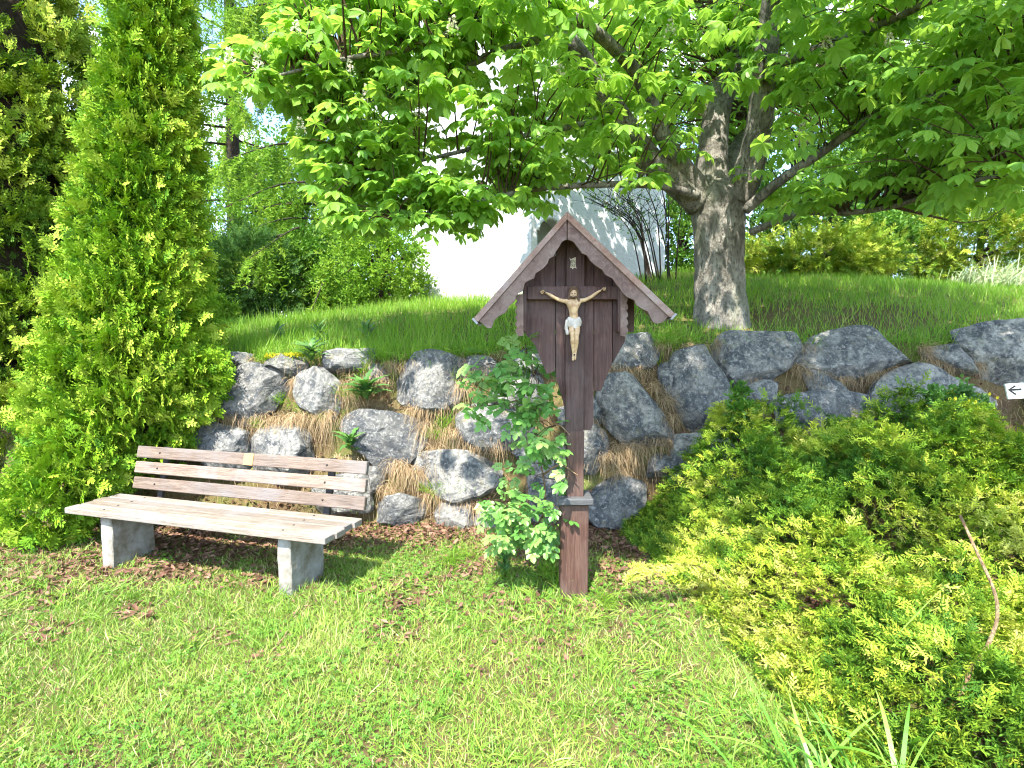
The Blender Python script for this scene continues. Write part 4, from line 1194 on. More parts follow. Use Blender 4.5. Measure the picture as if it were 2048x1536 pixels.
# flower candles
V, F = [], []; r_ = np.random.default_rng(3)
rhomb(V, F, (0, 0, 0), (0, 0, 1), 0.9, 0.05, (0, 1, 0))
for i in range(70):
    t = r_.random() ** 0.8; a = r_.uniform(0, 6.28); R0 = 0.26 * (1 - 0.85 * t)
    c = np.array([math.cos(a) * R0, math.sin(a) * R0, 0.08 + 0.92 * t]); rhomb(V, F, c, rand_dirs(1, r_)[0] + np.array([math.cos(a), math.sin(a), 0.3]), 0.13, 0.10, rand_dirs(1, r_)[0])
candle = MB().add(np.array(V), F, np.repeat(r_.random(len(F)), 4)).mesh('flower_candle', M['petal'])
for fx, fy, fY in ((592,60,4.5),(462,120,4.4),(517,130,4.4),(700,135,4.6),(655,50,4.6),(820,262,4.9),(985,238,5.0),(840,225,4.8),(603,255,4.7),(735,190,4.7),(1655,90,4.8),(1782,82,4.6),(1822,300,4.5),(1952,305,4.3),(2036,285,4.1),(1605,260,5.2),(1340,60,5.3),(905,55,4.7),(1120,150,5.2),(1900,110,4.4)):
    o = link('flower_candle', candle, chestnut)
    p = at(fx, fy, fY) - TB; s = rng.uniform(0.13, 0.19)
    o.matrix_local = Matrix.Translation(p - np.array([0, 0, s * 0.5])) @ Matrix.Rotation(rng.uniform(-0.2, 0.2), 4, 'X') @ Matrix.Rotation(rng.uniform(0, 6), 4, 'Z') @ Matrix.Scale(s, 4)

# ================================================================ ROSE BUSH BESIDE THE POST
RB = on_z(1065, 1120, 0.0); RB[1] = 3.72; RB = np.array([at(1068, 1120, 3.72)[0], 3.72, 0.0])
rose = thing('rose_bush', tuple(RB), 'leafy green rose bush climbing beside the shrine post', 'shrub')
rng = np.random.default_rng(9)
canes = [[(1068,1130,3.7),(1060,1040,3.72),(1052,940,3.75),(1056,860,3.75),(1040,780,3.72),(1010,720,3.7)],
         [(1075,1130,3.7),(1085,1060,3.66),(1090,980,3.6),(1075,880,3.62),(1080,790,3.62),(1050,700,3.62)],
         [(1060,1130,3.7),(1020,1060,3.6),(985,1010,3.52),(975,1000,3.5)],
         [(1070,1060,3.7),(1100,1010,3.5),(1130,1030,3.42)],
         [(1085,950,3.62),(1120,930,3.42),(1155,950,3.36)],
         [(1078,870,3.62),(1115,850,3.45),(1140,870,3.38)],
         [(1045,800,3.72),(985,810,3.66),(935,815,3.62)]]
cp = []
for c in canes:
    P = spline(np.array([at(*p) for p in c]), 6 * len(c)); cp.append(P)
    mb = MB(); tube(mb, P - RB, np.linspace(0.008, 0.003, len(P)), 5); mb.build('cane', M['driedstem'], rose)
cp = np.vstack(cp)
LUMPS = [(1010,725,75,45,3.62,30),(1050,705,30,28,3.58,10),(1000,790,75,45,3.6,30),(1060,790,50,60,3.55,36),(1075,850,50,55,3.5,34),(1095,905,42,45,3.45,18),(1120,930,12,30,3.42,3),(1040,945,45,30,3.6,10),(1128,955,24,14,3.38,4),
         (1010,1010,55,30,3.45,26),(1050,1045,78,48,3.42,60),(1080,1075,40,32,3.40,22),(1025,1075,40,25,3.44,14),(1105,1020,20,30,3.40,8)]
rm = [MB().add(T, F, r_).mesh('leaf', M['rose']) for (T, F) in ROSE for r_ in (0.15, 0.5, 0.85)]
st = MB()
for lx, ly, rx, ry, Y, n in LUMPS:
    for q in range(n):
        a, r_ = rng.uniform(0, 6.28), math.sqrt(rng.random())
        p = at(lx + rx * r_ * math.cos(a), ly + ry * r_ * math.sin(a), Y + rng.uniform(-0.10, 0.16))
        cands = np.argsort(np.linalg.norm(cp - p, axis=1))[:4]; b = cp[rng.choice(cands)]
        v = unit(p - b)
        g = unit(v * 0.5 + np.array([rng.normal() * 0.7, -0.35 + rng.normal() * 0.5, -0.15 + rng.normal() * 0.35]))
        nn = np.array([[0, -0.55, 1.0]]) + rng.normal(0, 0.35, (1, 3))
        R = frames(g[None], nn)[0]
        o = link('leaf', rm[rng.integers(0, 6)], rose)
        o.matrix_local = Matrix.Translation(p - RB) @ Matrix(R.tolist()).to_4x4() @ Matrix.Scale(rng.uniform(0.085, 0.135) * (1.25 if ly < 880 else 1.0), 4)
        if q % 2 == 0:
            tube(st, [b - RB, 0.5 * (p + b) + np.array([0, 0, 0.02]) - RB, p - RB], [0.003, 0.0022, 0.0015], 4, 5, cap=False)
tag(st.build('twigs', M['twig'], rose), None, None, None, 'stuff')
# ================================================================ GRASS, STRAW, FALLEN LEAVES
def strands(mb, root, d0, L, grav, width, rnd, S=4, mat=0, side=None, rng=RNG):
    """ribbons that start along d0 and bend down under their weight"""
    N = len(root); t = np.linspace(0, 1, S + 1)
    P = root[:, None] + L[:, None, None] * (d0[:, None] * t[None, :, None]) - np.array([0, 0, 1.0]) * (L * grav)[:, None, None] * (t ** 2)[None, :, None]
    if side is None:
        side = unit(np.cross(d0, rand_dirs(N, rng)))
    w = np.array([0.8, 1.0, 0.85, 0.55, 0.06]) if S == 4 else np.interp(t, [0, .3, .7, 1], [.7, 1, .75, .05])
    off = side[:, None] * (width[:, None] * w[None])[:, :, None] * 0.5
    V = np.stack([P - off, P + off], axis=2).reshape(-1, 3)
    K = 2 * (S + 1)
    q = np.array([(2 * i, 2 * i + 1, 2 * i + 3, 2 * i + 2) for i in range(S)])
    L_ = (q.ravel()[None] + (np.arange(N) * K)[:, None] + mb.n).ravel()
    mb.v.append(V); mb.l.append(L_); mb.t.append(np.full(N * S, 4, np.int32)); mb.r.append(np.repeat(rnd, K))
    mb.m.append(np.full(N * S, mat, np.int32)); mb.s.append(np.zeros(N * S, bool)); mb.n += N * K
    return mb
def litter_density(x, y):
    a = sstep(3.55, 4.25, y + 0.25 * vnoise(np.column_stack([x, y]), 1.2, 21))
    px_ = np.exp(-((x - 0.95) ** 2 / 0.35 + (y - 3.75) ** 2 / 0.30))
    bn = 0.75 * sstep(3.25, 3.75, y) * sstep(-1.0, -1.6, x) + 0.45 * np.exp(-((x - 0.1) ** 2 / 1.2 + (y - 3.25) ** 2 / 0.18))
    mid_ = 0.62 * sstep(2.2, 3.2, y) * sstep(-0.25, 0.45, vnoise(np.column_stack([x, y]), 3.1, 24) + 0.5 * vnoise(np.column_stack([x, y]), 8.0, 26))
    return np.clip(np.maximum(np.maximum(np.maximum(a, px_), bn), mid_), 0, 1) * np.clip(0.85 + 0.5 * vnoise(np.column_stack([x, y]), 2.6, 22), 0, 1)
rng = np.random.default_rng(51)
def visible_xy(n, y0, y1, pad=0.9):
    y = y0 + (y1 - y0) * rng.random(n * 3) ** 0.85
    x = rng.uniform(-6.5, 5.5, n * 3)
    k = (np.abs(x) < 0.96 * y + pad)
    return x[k][:n], y[k][:n]
N = 300000
x, y = visible_xy(N, 1.55, 4.85)
ld = litter_density(x, y)
patch = vnoise(np.column_stack([x, y]), 1.7, 31) * 0.6 + vnoise(np.column_stack([x, y]), 5.0, 32) * 0.4
keep = (rng.random(len(x)) > ld * 0.93 + 0.28 * np.clip(-patch, 0, 1)) & ~((x > juni_edge(y) + 0.25))
x, y, ld, patch = x[keep], y[keep], ld[keep], patch[keep]
n = len(x)
az = rng.uniform(0, 6.28, n) + patch * 2; tl = np.clip(rng.normal(0.85, 0.38, n), 0.05, 1.45)
g = np.column_stack([np.cos(az) * np.sin(tl), np.sin(az) * np.sin(tl), np.cos(tl)])
L = rng.uniform(0.028, 0.072, n) * (1 + 0.35 * patch); W = rng.uniform(0.0024, 0.0054, n)
long_ = rng.random(n) < 0.03; L[long_] *= 1.7
rnd = np.clip(0.45 + 0.38 * patch + rng.normal(0, 0.22, n), 0, 0.86); dead = rng.random(n) < 0.11 + 0.15 * ld + 0.25 * np.clip(-patch, 0, 1); rnd[dead] = rng.uniform(0.9, 1, dead.sum())
mb = MB(); mb.scatter(*BLADE, np.column_stack([x, y, height(x, y) - 0.004]), frames(g, rand_dirs(n, rng)), np.column_stack([W, L, L]), rnd)
for _ in range(520):                               # coarser tufts that the mower has missed
    tx = rng.uniform(-3.4, 1.2); ty = rng.uniform(1.6, 3.6)
    if abs(tx) > ty * 0.96 + 0.5 or tx > juni_edge(np.array([ty]))[0]: continue
    m_ = rng.integers(10, 26); rr_ = rng.uniform(0.015, 0.05)
    b = np.column_stack([tx + rng.normal(0, rr_, m_), ty + rng.normal(0, rr_, m_), np.zeros(m_)])
    wd = rng.normal(0, 0.5, 2)
    d0 = unit(np.column_stack([wd[0] + rng.normal(0, 0.4, m_), wd[1] + rng.normal(0, 0.4, m_), rng.uniform(0.5, 1.1, m_)]))
    strands(mb, b, d0, rng.uniform(0.06, 0.13, m_), rng.uniform(0.1, 0.6, m_), rng.uniform(0.003, 0.0065, m_), np.clip(rng.uniform(0.2, 0.8) + rng.normal(0, 0.1, m_), 0, 0.88), 4, rng=rng)
tag(mb.build('lawn_grass', M['lawn']), 'short sunlit lawn grass in front of the bench and shrine', 'grass', None, 'stuff')

x, y = visible_xy(34000, 1.55, 4.3)
cp_ = vnoise(np.column_stack([x, y]), 1.4, 41) + 0.5 * vnoise(np.column_stack([x, y]), 4.0, 42) + 0.45 * np.exp(-((x - 0.85) ** 2 + (y - 2.1) ** 2) / 0.5)
k = (cp_ > 0.12) & (rng.random(len(x)) > litter_density(x, y)) & (x < juni_edge(y) + 0.1)
x, y = x[k], y[k]; n = len(x)
nn = np.array([0, -0.15, 1.0]) + rng.normal(0, 0.35, (n, 3)); hd = np.column_stack([rng.normal(size=n), rng.normal(size=n), np.zeros(n)])
mb = MB(); mb.scatter(*CLOVER, np.column_stack([x, y, height(x, y) + rng.uniform(0.012, 0.04, n)]), frames(hd, nn), rng.uniform(0.014, 0.034, n), rng.random(n))
tag(mb.build('clover', M['clover']), 'patches of clover growing through the lawn', 'clover', None, 'stuff')

x, y = visible_xy(52000, 1.6, 4.95)
k = rng.random(len(x)) < np.maximum(litter_density(x, y) * 0.85, 0.010 + 0.05 * (vnoise(np.column_stack([x, y]), 2.0, 55) > 0.3))
k &= x < juni_edge(y) + 0.9
x, y = x[k], y[k]; n = len(x)
nn = np.array([0, 0, 1.0]) + rng.normal(0, 0.5, (n, 3)); hd = np.column_stack([rng.normal(size=n), rng.normal(size=n), rng.normal(size=n) * 0.15])
sz = rng.uniform(0.022, 0.068, n) * (0.55 + 0.45 * sstep(0.1, 0.5, litter_density(x, y)))
mb = MB(); mb.scatter(*DEADLEAF, np.column_stack([x, y, height(x, y) + rng.uniform(0.002, 0.03, n)]), frames(hd, nn), np.column_stack([sz * rng.uniform(0.7, 1.2, n), sz, sz * rng.uniform(0.5, 1.6, n)]), rng.random(n))
tag(mb.build('leaf_litter', M['litter']), 'brown fallen leaves lying along the foot of the wall', 'fallen leaves', None, 'stuff')

# upper bank
N = 105000
y = 5.30 + 6.2 * rng.random(N) ** 1.5; x = rng.uniform(-1.0, 1.0, N) * (1.0 * y + 1.2)
patch = vnoise(np.column_stack([x, y]), 1.1, 61) * 0.6 + vnoise(np.column_stack([x, y]), 3.5, 62) * 0.4
shade_bare = np.exp(-((x - 3.3) ** 2 / 3.5 + (y - 6.1) ** 2 / 0.5)) * 0.75
k = (y > WB + BAT * wall_top(x) - 0.10) & (rng.random(N) > shade_bare + 0.2 * np.clip(-patch, 0, 1))
x, y, patch, shade_bare = x[k], y[k], patch[k], shade_bare[k]; n = len(x)
az = rng.uniform(0, 6.28, n); tl = np.clip(rng.normal(0.35, 0.25, n), 0, 1.2)
g = np.column_stack([np.cos(az) * np.sin(tl), np.sin(az) * np.sin(tl), np.cos(tl)])
tall = 0.5 + 0.5 * sstep(1.5, -2.0, x)
L = rng.uniform(0.06, 0.17, n) * np.where(rng.random(n) < 0.04, 1.6, 1.0) * (0.75 + 0.55 * tall + 0.35 * patch) * (1 - 0.35 * shade_bare); W = rng.uniform(0.004, 0.008, n)
rnd = np.clip(0.45 + 0.3 * patch + rng.normal(0, 0.2, n), 0, 0.88); dead = rng.random(n) < 0.04 + 0.3 * shade_bare; rnd[dead] = rng.uniform(0.9, 1, dead.sum())
mb = MB(); mb.scatter(*BLADE, np.column_stack([x, y, height(x, y) - 0.005]), frames(g, rand_dirs(n, rng)), np.column_stack([W, L, L]), rnd)
tag(mb.build('bank_grass', M['bankgrass']), 'taller grass covering the bank above the boulder wall', 'grass', None, 'stuff')

# straw hanging between the boulders
TUFTS = [(420,800,30,50),(455,850,30,60),(520,850,24,60),(548,860,20,60),(585,860,25,70),(620,850,30,70),(655,850,24,70),(690,800,20,60),(700,775,18,45),(745,765,18,50),(765,775,14,35),(860,830,30,60),(830,830,26,40),(855,870,15,60),(925,790,14,70),(900,880,30,60),(930,895,28,70),(960,900,22,60),(870,910,18,50),(795,945,16,60),(812,955,18,60),(835,960,16,50),(915,1000,26,60),(935,1020,20,60),(870,1000,16,50),(1000,900,20,60),
 (1215,745,20,50),(1245,745,22,45),(1275,755,20,50),(1310,790,15,60),(1330,820,14,60),(1345,850,14,50),(1180,850,12,60),(1205,930,26,70),(1240,915,26,70),(1275,915,24,70),(1310,890,22,60),(1345,900,20,50),(1240,960,16,50),(1195,880,12,50),(1600,745,24,40),(1640,760,24,45),(1735,755,22,45),(1770,745,22,40),(1845,715,12,50),(1865,735,14,50),(1900,745,20,45),(1955,745,14,45),(1690,765,20,40),(1450,690,20,30),(1380,705,22,30),(1500,760,16,40),(500,730,16,30),(590,770,10,30),(785,740,16,30),(950,745,24,50),(1330,700,20,40),(990,840,14,40),(1420,880,24,40),(880,940,20,50),(770,990,16,40),(690,930,22,40)]
mb = MB(); rng = np.random.default_rng(71)
for tx, ty, sw, ln in TUFTS:
    n = int(70 + 3.0 * sw)
    r0 = np.array([on_wall(tx + rng.normal() * sw * 0.6, ty - ln * 0.35 + rng.normal() * 5, 0.02 + 0.05 * rng.random()) for _ in range(n)])
    d0 = unit(np.column_stack([rng.normal(0, 0.8, n) + rng.normal() * 0.35, -0.8 + rng.normal(0, 0.3, n), rng.uniform(-0.2, 0.9, n)]))
    L = ln * 0.0046 * rng.uniform(0.6, 1.35, n)
    strands(mb, r0, d0 * 0.62, L, rng.uniform(0.45, 1.1, n), rng.uniform(0.0022, 0.0042, n), np.clip(rng.normal(0.5, 0.25, n), 0, 1), 4, rng=rng)
# fringe along the top of the wall
n = 3600
x = rng.uniform(-4.2, 5.4, n); zt = wall_top(x)
r0 = np.column_stack([x, WB + BAT * zt - 0.06 + rng.normal(0, 0.05, n), zt - 0.03 + rng.normal(0, 0.03, n)])
k = vnoise(np.column_stack([x, 0 * x]), 2.6, 5) > -0.25; r0 = r0[k]; n = len(r0)
strands(mb, r0, unit(np.column_stack([rng.normal(0, 0.5, n), -0.9 + rng.normal(0, 0.3, n), rng.uniform(0.1, 0.9, n)])) * 0.7, rng.uniform(0.10, 0.26, n), rng.uniform(0.5, 1.0, n), rng.uniform(0.002, 0.004, n), np.clip(rng.normal(0.4, 0.25, n), 0, 1), 4, rng=rng)
n = 5200                                            # and thinly all over the earth between them
r0 = np.column_stack([rng.uniform(-4.2, 5.4, n), np.zeros(n), rng.uniform(0.05, 1.45, n)]); r0[:, 1] = WB + BAT * r0[:, 2] - 0.02
strands(mb, r0, unit(np.column_stack([rng.normal(0, 0.6, n), -0.8 + rng.normal(0, 0.3, n), rng.uniform(-0.2, 0.8, n)])) * 0.5, rng.uniform(0.08, 0.24, n), rng.uniform(0.5, 1.1, n), rng.uniform(0.002, 0.0042, n), np.clip(rng.normal(0.45, 0.28, n), 0, 1), 4, rng=rng)
tag(mb.build('dry_grass', M['drygrass']), 'straw-coloured dead grass hanging between the boulders', 'dry grass', None, 'stuff')
# green tufts on and below the wall
GREEN = [(755,715,26,70),(700,790,26,50),(735,740,26,45),(615,815,36,36),(640,835,20,30),(560,800,14,26),(870,985,22,50),(905,985,20,50),(940,985,22,60),(870,870,18,40),(890,850,16,40),(520,850,14,36),(610,715,16,40),(860,700,40,26),(1330,690,20,40),(1350,670,24,46),(1000,770,30,40),(900,760,24,40),(925,1095,24,46),(900,1110,20,40),(690,1010,40,30),(610,1000,40,26),(1090,1130,16,60),(1115,1150,14,50),(1210,1190,20,46),(1010,1130,40,26)]
mb = MB()
for tx, ty, sw, ln in GREEN:
    n = int(50 + 2.2 * sw)
    if ty < 1080: r0 = np.array([on_wall(tx + rng.normal() * sw * 0.6, ty + rng.normal() * 5, 0.05) for _ in range(n)])
    else: r0 = np.array([on_z(tx + rng.normal() * sw * 0.5, ty + 18 + rng.normal() * 8, 0.0) for _ in range(n)])
    d0 = unit(np.column_stack([rng.normal(0, 0.45, n), -0.45 + rng.normal(0, 0.35, n), rng.uniform(0.5, 1.2, n)]))
    strands(mb, r0, d0, ln * 0.0042 * rng.uniform(0.5, 1.2, n), rng.uniform(0.1, 0.7, n), rng.uniform(0.003, 0.006, n), np.clip(rng.normal(0.55, 0.22, n), 0, 0.9), 4, rng=rng)
n = 3400
x = rng.uniform(-4.4, 5.6, n); x = np.where(rng.random(n) < 0.5, -np.abs(x) * 0.8, x); zt = wall_top(x)
r0 = np.column_stack([x, WB + BAT * zt - 0.02 + rng.normal(0, 0.06, n), zt + rng.normal(0, 0.02, n)])
r0 = r0[vnoise(np.column_stack([x, 0 * x]), 2.2, 15) > -0.2]; n = len(r0)
strands(mb, r0, unit(np.column_stack([rng.normal(0, 0.5, n), -0.7 + rng.normal(0, 0.4, n), rng.uniform(0.4, 1.2, n)])), rng.uniform(0.10, 0.28, n), rng.uniform(0.2, 0.9, n), rng.uniform(0.003, 0.006, n), np.clip(rng.normal(0.5, 0.25, n), 0, 0.9), 4, rng=rng)
n = 900                                             # brown leaves caught between the boulders
r0 = np.column_stack([rng.uniform(-4.2, 5.4, n), np.zeros(n), rng.uniform(0.0, 1.5, n)]); r0[:, 1] = WB + BAT * r0[:, 2] - 0.03
lf_ = MB(); lf_.scatter(*DEADLEAF, r0, frames(rand_dirs(n, rng), rand_dirs(n, rng)), rng.uniform(0.03, 0.07, n), rng.random(n))
tag(lf_.build('caught_leaves', M['litter']), 'dead brown leaves caught between the boulders of the wall', 'dead leaves', None, 'stuff')
tag(mb.build('wall_grass', M['bankgrass']), 'green grass tufts sprouting between the boulders of the wall', 'grass', None, 'stuff')
# moss on the flat slab
mb = MB(); n = 700
P = np.array([on_wall(rng.uniform(528, 608), 0, 0.0) * 0 + on_wall(528 + 80 * u_, 712 - 4 * u_ + rng.normal() * 2.2, 0.05 + 0.06 * rng.random()) for u_ in rng.random(n)])
mb.scatter(*CLOVER, P, frames(rand_dirs(n, rng), np.array([0, -0.4, 1.0]) + rng.normal(0, 0.5, (n, 3))), rng.uniform(0.012, 0.022, n), rng.random(n))
tag(mb.build('moss', M['moss']), 'yellow moss capping a flat slab at the top of the wall', 'moss', None, 'stuff')

# ================================================================ WEEDS, REEDS, TWIGS
def lobed(L, w, seed, curl=0.5, teeth=5):
    """a jagged dandelion-like leaf"""
    r = np.random.default_rng(seed); t = np.linspace(0, 1, 2 * teeth + 1)
    mid = np.column_stack([0 * t, t * L, 0.35 * L * t - curl * L * t * t])
    wd = w * np.sin(np.clip(t * 0.9 + 0.12, 0, 1) * math.pi) * np.where(np.arange(len(t)) % 2, 1.0, 0.45) * r.uniform(0.85, 1.15, len(t)); wd[-1] = 0.002
    A = mid + np.column_stack([wd, -0.04 * L * (np.arange(len(t)) % 2), 0.12 * wd]); B = mid + np.column_stack([-wd, -0.04 * L * (np.arange(len(t)) % 2), 0.12 * wd])
    n = len(t)
    V = np.vstack([mid, A, B]); F = []
    for i in range(n - 1):
        F += [(i, i + 1, n + i + 1, n + i), (i, 2 * n + i, 2 * n + i + 1, i + 1)]
    return V, F
def weed(name, label, p, n, L, out, seed, flat=0.5, cat='plant', group=None, flowers=0):
    r = np.random.default_rng(seed)
    root = thing(name, tuple(p), label, cat, group)
    meshes = [MB().add(*lobed(L, L * 0.17, seed + i), 0.2 + 0.3 * i).mesh('leaf', M['weed']) for i in range(3)]
    for i in range(n):
        a = 2.4 * i + r.normal() * 0.3
        g = unit(np.array([math.cos(a), math.sin(a) * 0.8, flat + r.normal() * 0.25]) + np.array(out) * 0.7)
        R = frames(g[None], np.array([[0, -0.3, 1.0]]))[0]
        o = link('leaf', meshes[i % 3], root)
        o.matrix_local = Matrix.Translation((r.normal() * 0.01, r.normal() * 0.01, 0.012 * i * flat)) @ Matrix(R.tolist()).to_4x4() @ Matrix.Scale(r.uniform(0.6, 1.1), 4)
    for i in range(flowers):
        mb = MB(); c = np.array([r.normal() * L * 0.6, r.normal() * L * 0.4 - 0.05, L * r.uniform(0.7, 1.1)])
        tube(mb, [np.zeros(3), c * 0.5 + [0, 0, 0.03], c], [0.002, 0.002, 0.0015], 4, 6, mat=1)
        V, F = [], []
        for q in range(9): rhomb(V, F, c, (math.cos(q * 0.7), math.sin(q * 0.7), 0.3), 0.018, 0.011)
        mb.add(np.array(V), F, 0.5, 0); mb.build('flower', [M['yellow_petal'], M['weed']], root)
    return root
weed('sow_thistle', 'jagged-leaved green weed hanging from the middle of the boulder wall', on_wall(735, 800, 0.10), 26, 0.25, (0, -0.5, 0.1), 1)
weed('sow_thistle', 'jagged-leaved weed at the wall top beside the mossy slab', on_wall(624, 722, 0.10), 22, 0.24, (0.1, -0.5, 0.3), 2)
weed('sow_thistle', 'small light green weed growing just above the bench back', on_wall(700, 900, 0.14), 20, 0.19, (0, -0.4, 0.4), 3)
weed('seedling', 'low dark green seedling beside the foot of the shrine post', on_z(1010, 1150, 0.0), 20, 0.13, (0, 0, 0.4), 6, 0.8)
for i, (wx, wy) in enumerate(((640, 690), (555, 668), (735, 668))):
    p = at(wx, wy, 6.0); p[2] = height(p[:1], p[1:2])[0]
    weed('dock_plant', ['broad weed in the bank grass above the mossy slab', 'broad weed in the bank grass nearest the conifers', 'broad weed in the bank grass above the dark block'][i], p, 12, 0.2, (0, 0, 0.6), 20 + i, 1.0)

def blade_obj(root, r0, d0, L, grav, w, rnd, name='blade', mat='reed'):
    mb = MB(); d0 = unit(d0); s = unit(np.cross(d0, np.array([0, 0, 1.0])) + 0.2 * rand_dirs(1, rng)[0])
    strands(mb, r0[None], d0[None], np.array([L]), np.array([grav]), np.array([w]), np.array([rnd]), 9, side=s[None])
    return mb.build(name, M[mat], root)
rng = np.random.default_rng(81)
rp = np.array([1.30, 1.82, 0.0])
reeds = thing('reed_clump', tuple(rp), 'clump of long arching grass blades in front of the juniper', 'grass clump')
for i in range(84):
    b = np.array([rng.normal(0, 0.22), rng.normal(0, 0.12), 0.0]); a = rng.uniform(0, 6.28)
    blade_obj(reeds, b, np.array([math.cos(a) * 0.8, math.sin(a) * 0.6, rng.uniform(0.6, 1.2)]), rng.uniform(0.34, 0.62), rng.uniform(0.2, 0.7), rng.uniform(0.009, 0.018), rng.random())
mb = MB(); n = 420
b = np.column_stack([rng.normal(-0.05, 0.30, n), rng.normal(-0.05, 0.22, n), np.zeros(n)])
strands(mb, b, unit(np.column_stack([rng.normal(0, 0.5, n), rng.normal(0, 0.5, n), rng.uniform(0.6, 1.2, n)])), rng.uniform(0.10, 0.36, n), rng.uniform(0.1, 0.7, n), rng.uniform(0.003, 0.007, n), rng.random(n), 5)
tag(mb.build('fine_blades', M['reed'], reeds), None, None, None, 'stuff')
for i, (bx, by, tx, ty, Y) in enumerate(((1325, 1112, 1292, 995, 3.45), (1548, 1140, 1525, 1035, 3.0), (1790, 1275, 1905, 1160, 2.35))):
    a, b_ = at(bx, by, Y), at(tx, ty, Y)
    root = thing('grass_stalk', tuple(a), ['single grass stalk standing between shrine and junipers', 'single grass stalk rising from the front juniper', 'long slanting grass blade near the dry curved stem'][i], 'grass stalk')
    blade_obj(root, np.zeros(3), (b_ - a) + np.array([0, 0, 0.03]), np.linalg.norm(b_ - a), 0.06, 0.006, 0.8)
    if i < 2:
        d = unit(b_ - a); blade_obj(root, (b_ - a) * 0.55, d + np.array([-0.7, 0, 0.1]), 0.10, 0.2, 0.008, 0.7, 'leaf')
# the dry curved stem over the juniper
ps = spline(np.array([at(1920, 1030, 2.64), at(1950, 1090, 2.50), at(1985, 1170, 2.39), at(1995, 1230, 2.31), at(1975, 1290, 2.22), at(1945, 1340, 2.14), at(1922, 1395, 2.06), at(1938, 1448, 2.00)]), 44)
ps[:, 2] += 0.02 * vnoise(ps, 6, 3)
o0 = ps[-1].copy(); mb = MB(); tube(mb, ps - o0, np.linspace(0.006, 0.009, 44), 9, None, 0.12, seed=4)
st = mb.build('dry_stem', M['driedstem'])
st.location = o0; tag(st, 'long curved brown dry stem lying over the golden juniper', 'stem')
def twig_obj(label, pix, r=0.004, z=0.015, world=None):
    P = world if world is not None else np.array([on_z(a, b, z) for a, b in pix])
    c = P[0].copy(); mb = MB(); tube(mb, P - c, np.linspace(r, r * 0.5, len(P)), 6, 10, 0.2, seed=9)
    o = mb.build('fallen_twig', M['driedstem']); o.location = c
    tag(o, label, 'twig', 'twigs lying about')
twig_obj('thick bark-brown twig on the lawn far to the side of the bench', [(10, 1195), (45, 1180), (85, 1160)], 0.010)
twig_obj('thin pale twig on the lawn in front of the bench', [(450, 1290), (470, 1282), (485, 1279)], 0.006)
twig_obj('short brown twig lying on the lawn before the bench leg', [(556, 1288), (568, 1276), (574, 1262)], 0.009)
twig_obj('pale bare stick poking out at the wall top near the tree foot', None, 0.006, world=np.array([on_wall(1352, 718, 0.1), on_wall(1385, 704, 0.12), on_wall(1414, 688, 0.12)]))

# ---------------------------------------------------------------- arrow sign at the edge of the junipers
sg = at(2050, 900, 4.15)
sign = thing('arrow_sign', (sg[0], 4.15, 0), 'small pale sign with a black arrow standing beside the wall', 'sign')
so = np.array([sg[0], 4.15, 0])
def gp(px_, py_, Y=4.15):
    p = at(px_, py_, Y) - so; return (p[0], p[2])
mb = MB(); prism(mb, [gp(2008, 768), (gp(2130, 758)[0], gp(2130, 758)[1]), gp(2132, 792), gp(2014, 798)], -0.012, 0.0); board = mb.build('board', M['signboard'], sign)
mb = MB(); prism(mb, [gp(*q, 4.135) for q in ((2016, 779.5), (2030, 770.5), (2031.5, 773), (2022.5, 778), (2043, 776.5), (2043, 780), (2023, 781.5), (2033, 787.5), (2031.5, 790))], -0.0155, -0.0125); mb.build('arrow', M['ink'], board)
mb = MB(); x_, _ = gp(2075, 790); box(mb, (x_, 0.02, 0.62), (0.022, 0.018, 0.64), bevel=0.003); mb.build('post', M['greywood'], sign)

# ================================================================ BEHIND THE BANK
def gz(x, y): return float(height(np.array([x]), np.array([y]))[0])
def stems(root, base, n, h, spread, r0, seed, mat='darkbark', lean=(0, 0), name='stem', forks=2):
    r = np.random.default_rng(seed); out = []
    for i in range(n):
        a = r.uniform(0, 6.28); b = np.array([r.normal() * 0.16, r.normal() * 0.10, -0.05])
        tip = b + np.array([lean[0] + math.cos(a) * spread * r.uniform(0.3, 1), lean[1] + math.sin(a) * spread * 0.5, h * r.uniform(0.75, 1.1)])
        mid = 0.5 * (b + tip) + np.array([-(tip - b)[0] * 0.22, 0, 0.12 * h])
        P = spline(np.array([b, mid, tip]), 14); out.append(P)
        mb = MB(); tube(mb, P, np.linspace(r0, r0 * 0.35, 14), 6)
        for f in range(forks):
            q = P[r.integers(5, 12)]; t2 = q + np.array([r.normal() * 0.3, r.normal() * 0.15, r.uniform(0.15, 0.45) * h * 0.6])
            tube(mb, [q, 0.5 * (q + t2) + r.normal(0, 0.03, 3), t2], [r0 * 0.45, r0 * 0.3, r0 * 0.15], 4, 6, cap=False)
        mb.build(name, M[mat], root)
    return out
bs = at(1318, 566, 9.3); bs[2] = gz(bs[0], bs[1])
bush = thing('bare_shrub', tuple(bs), 'nearly bare shrub of dark arching stems against the chapel wall', 'shrub')
P = stems(bush, bs, 15, 1.9, 1.0, 0.013, 5, lean=(-0.75, 0.1), forks=7)
mb = MB(); r = np.random.default_rng(6); q = np.vstack([p[5:] for p in P]); q = q[r.integers(0, len(q), 260)] + r.normal(0, 0.12, (260, 3))
pick(mb, BUNCH, q, frames(rand_dirs(260, r), rand_dirs(260, r)), r.uniform(0.05, 0.09, 260), r.random(260)); tag(mb.build('small_leaves', M['shrub'], bush), None, None, None, 'stuff')

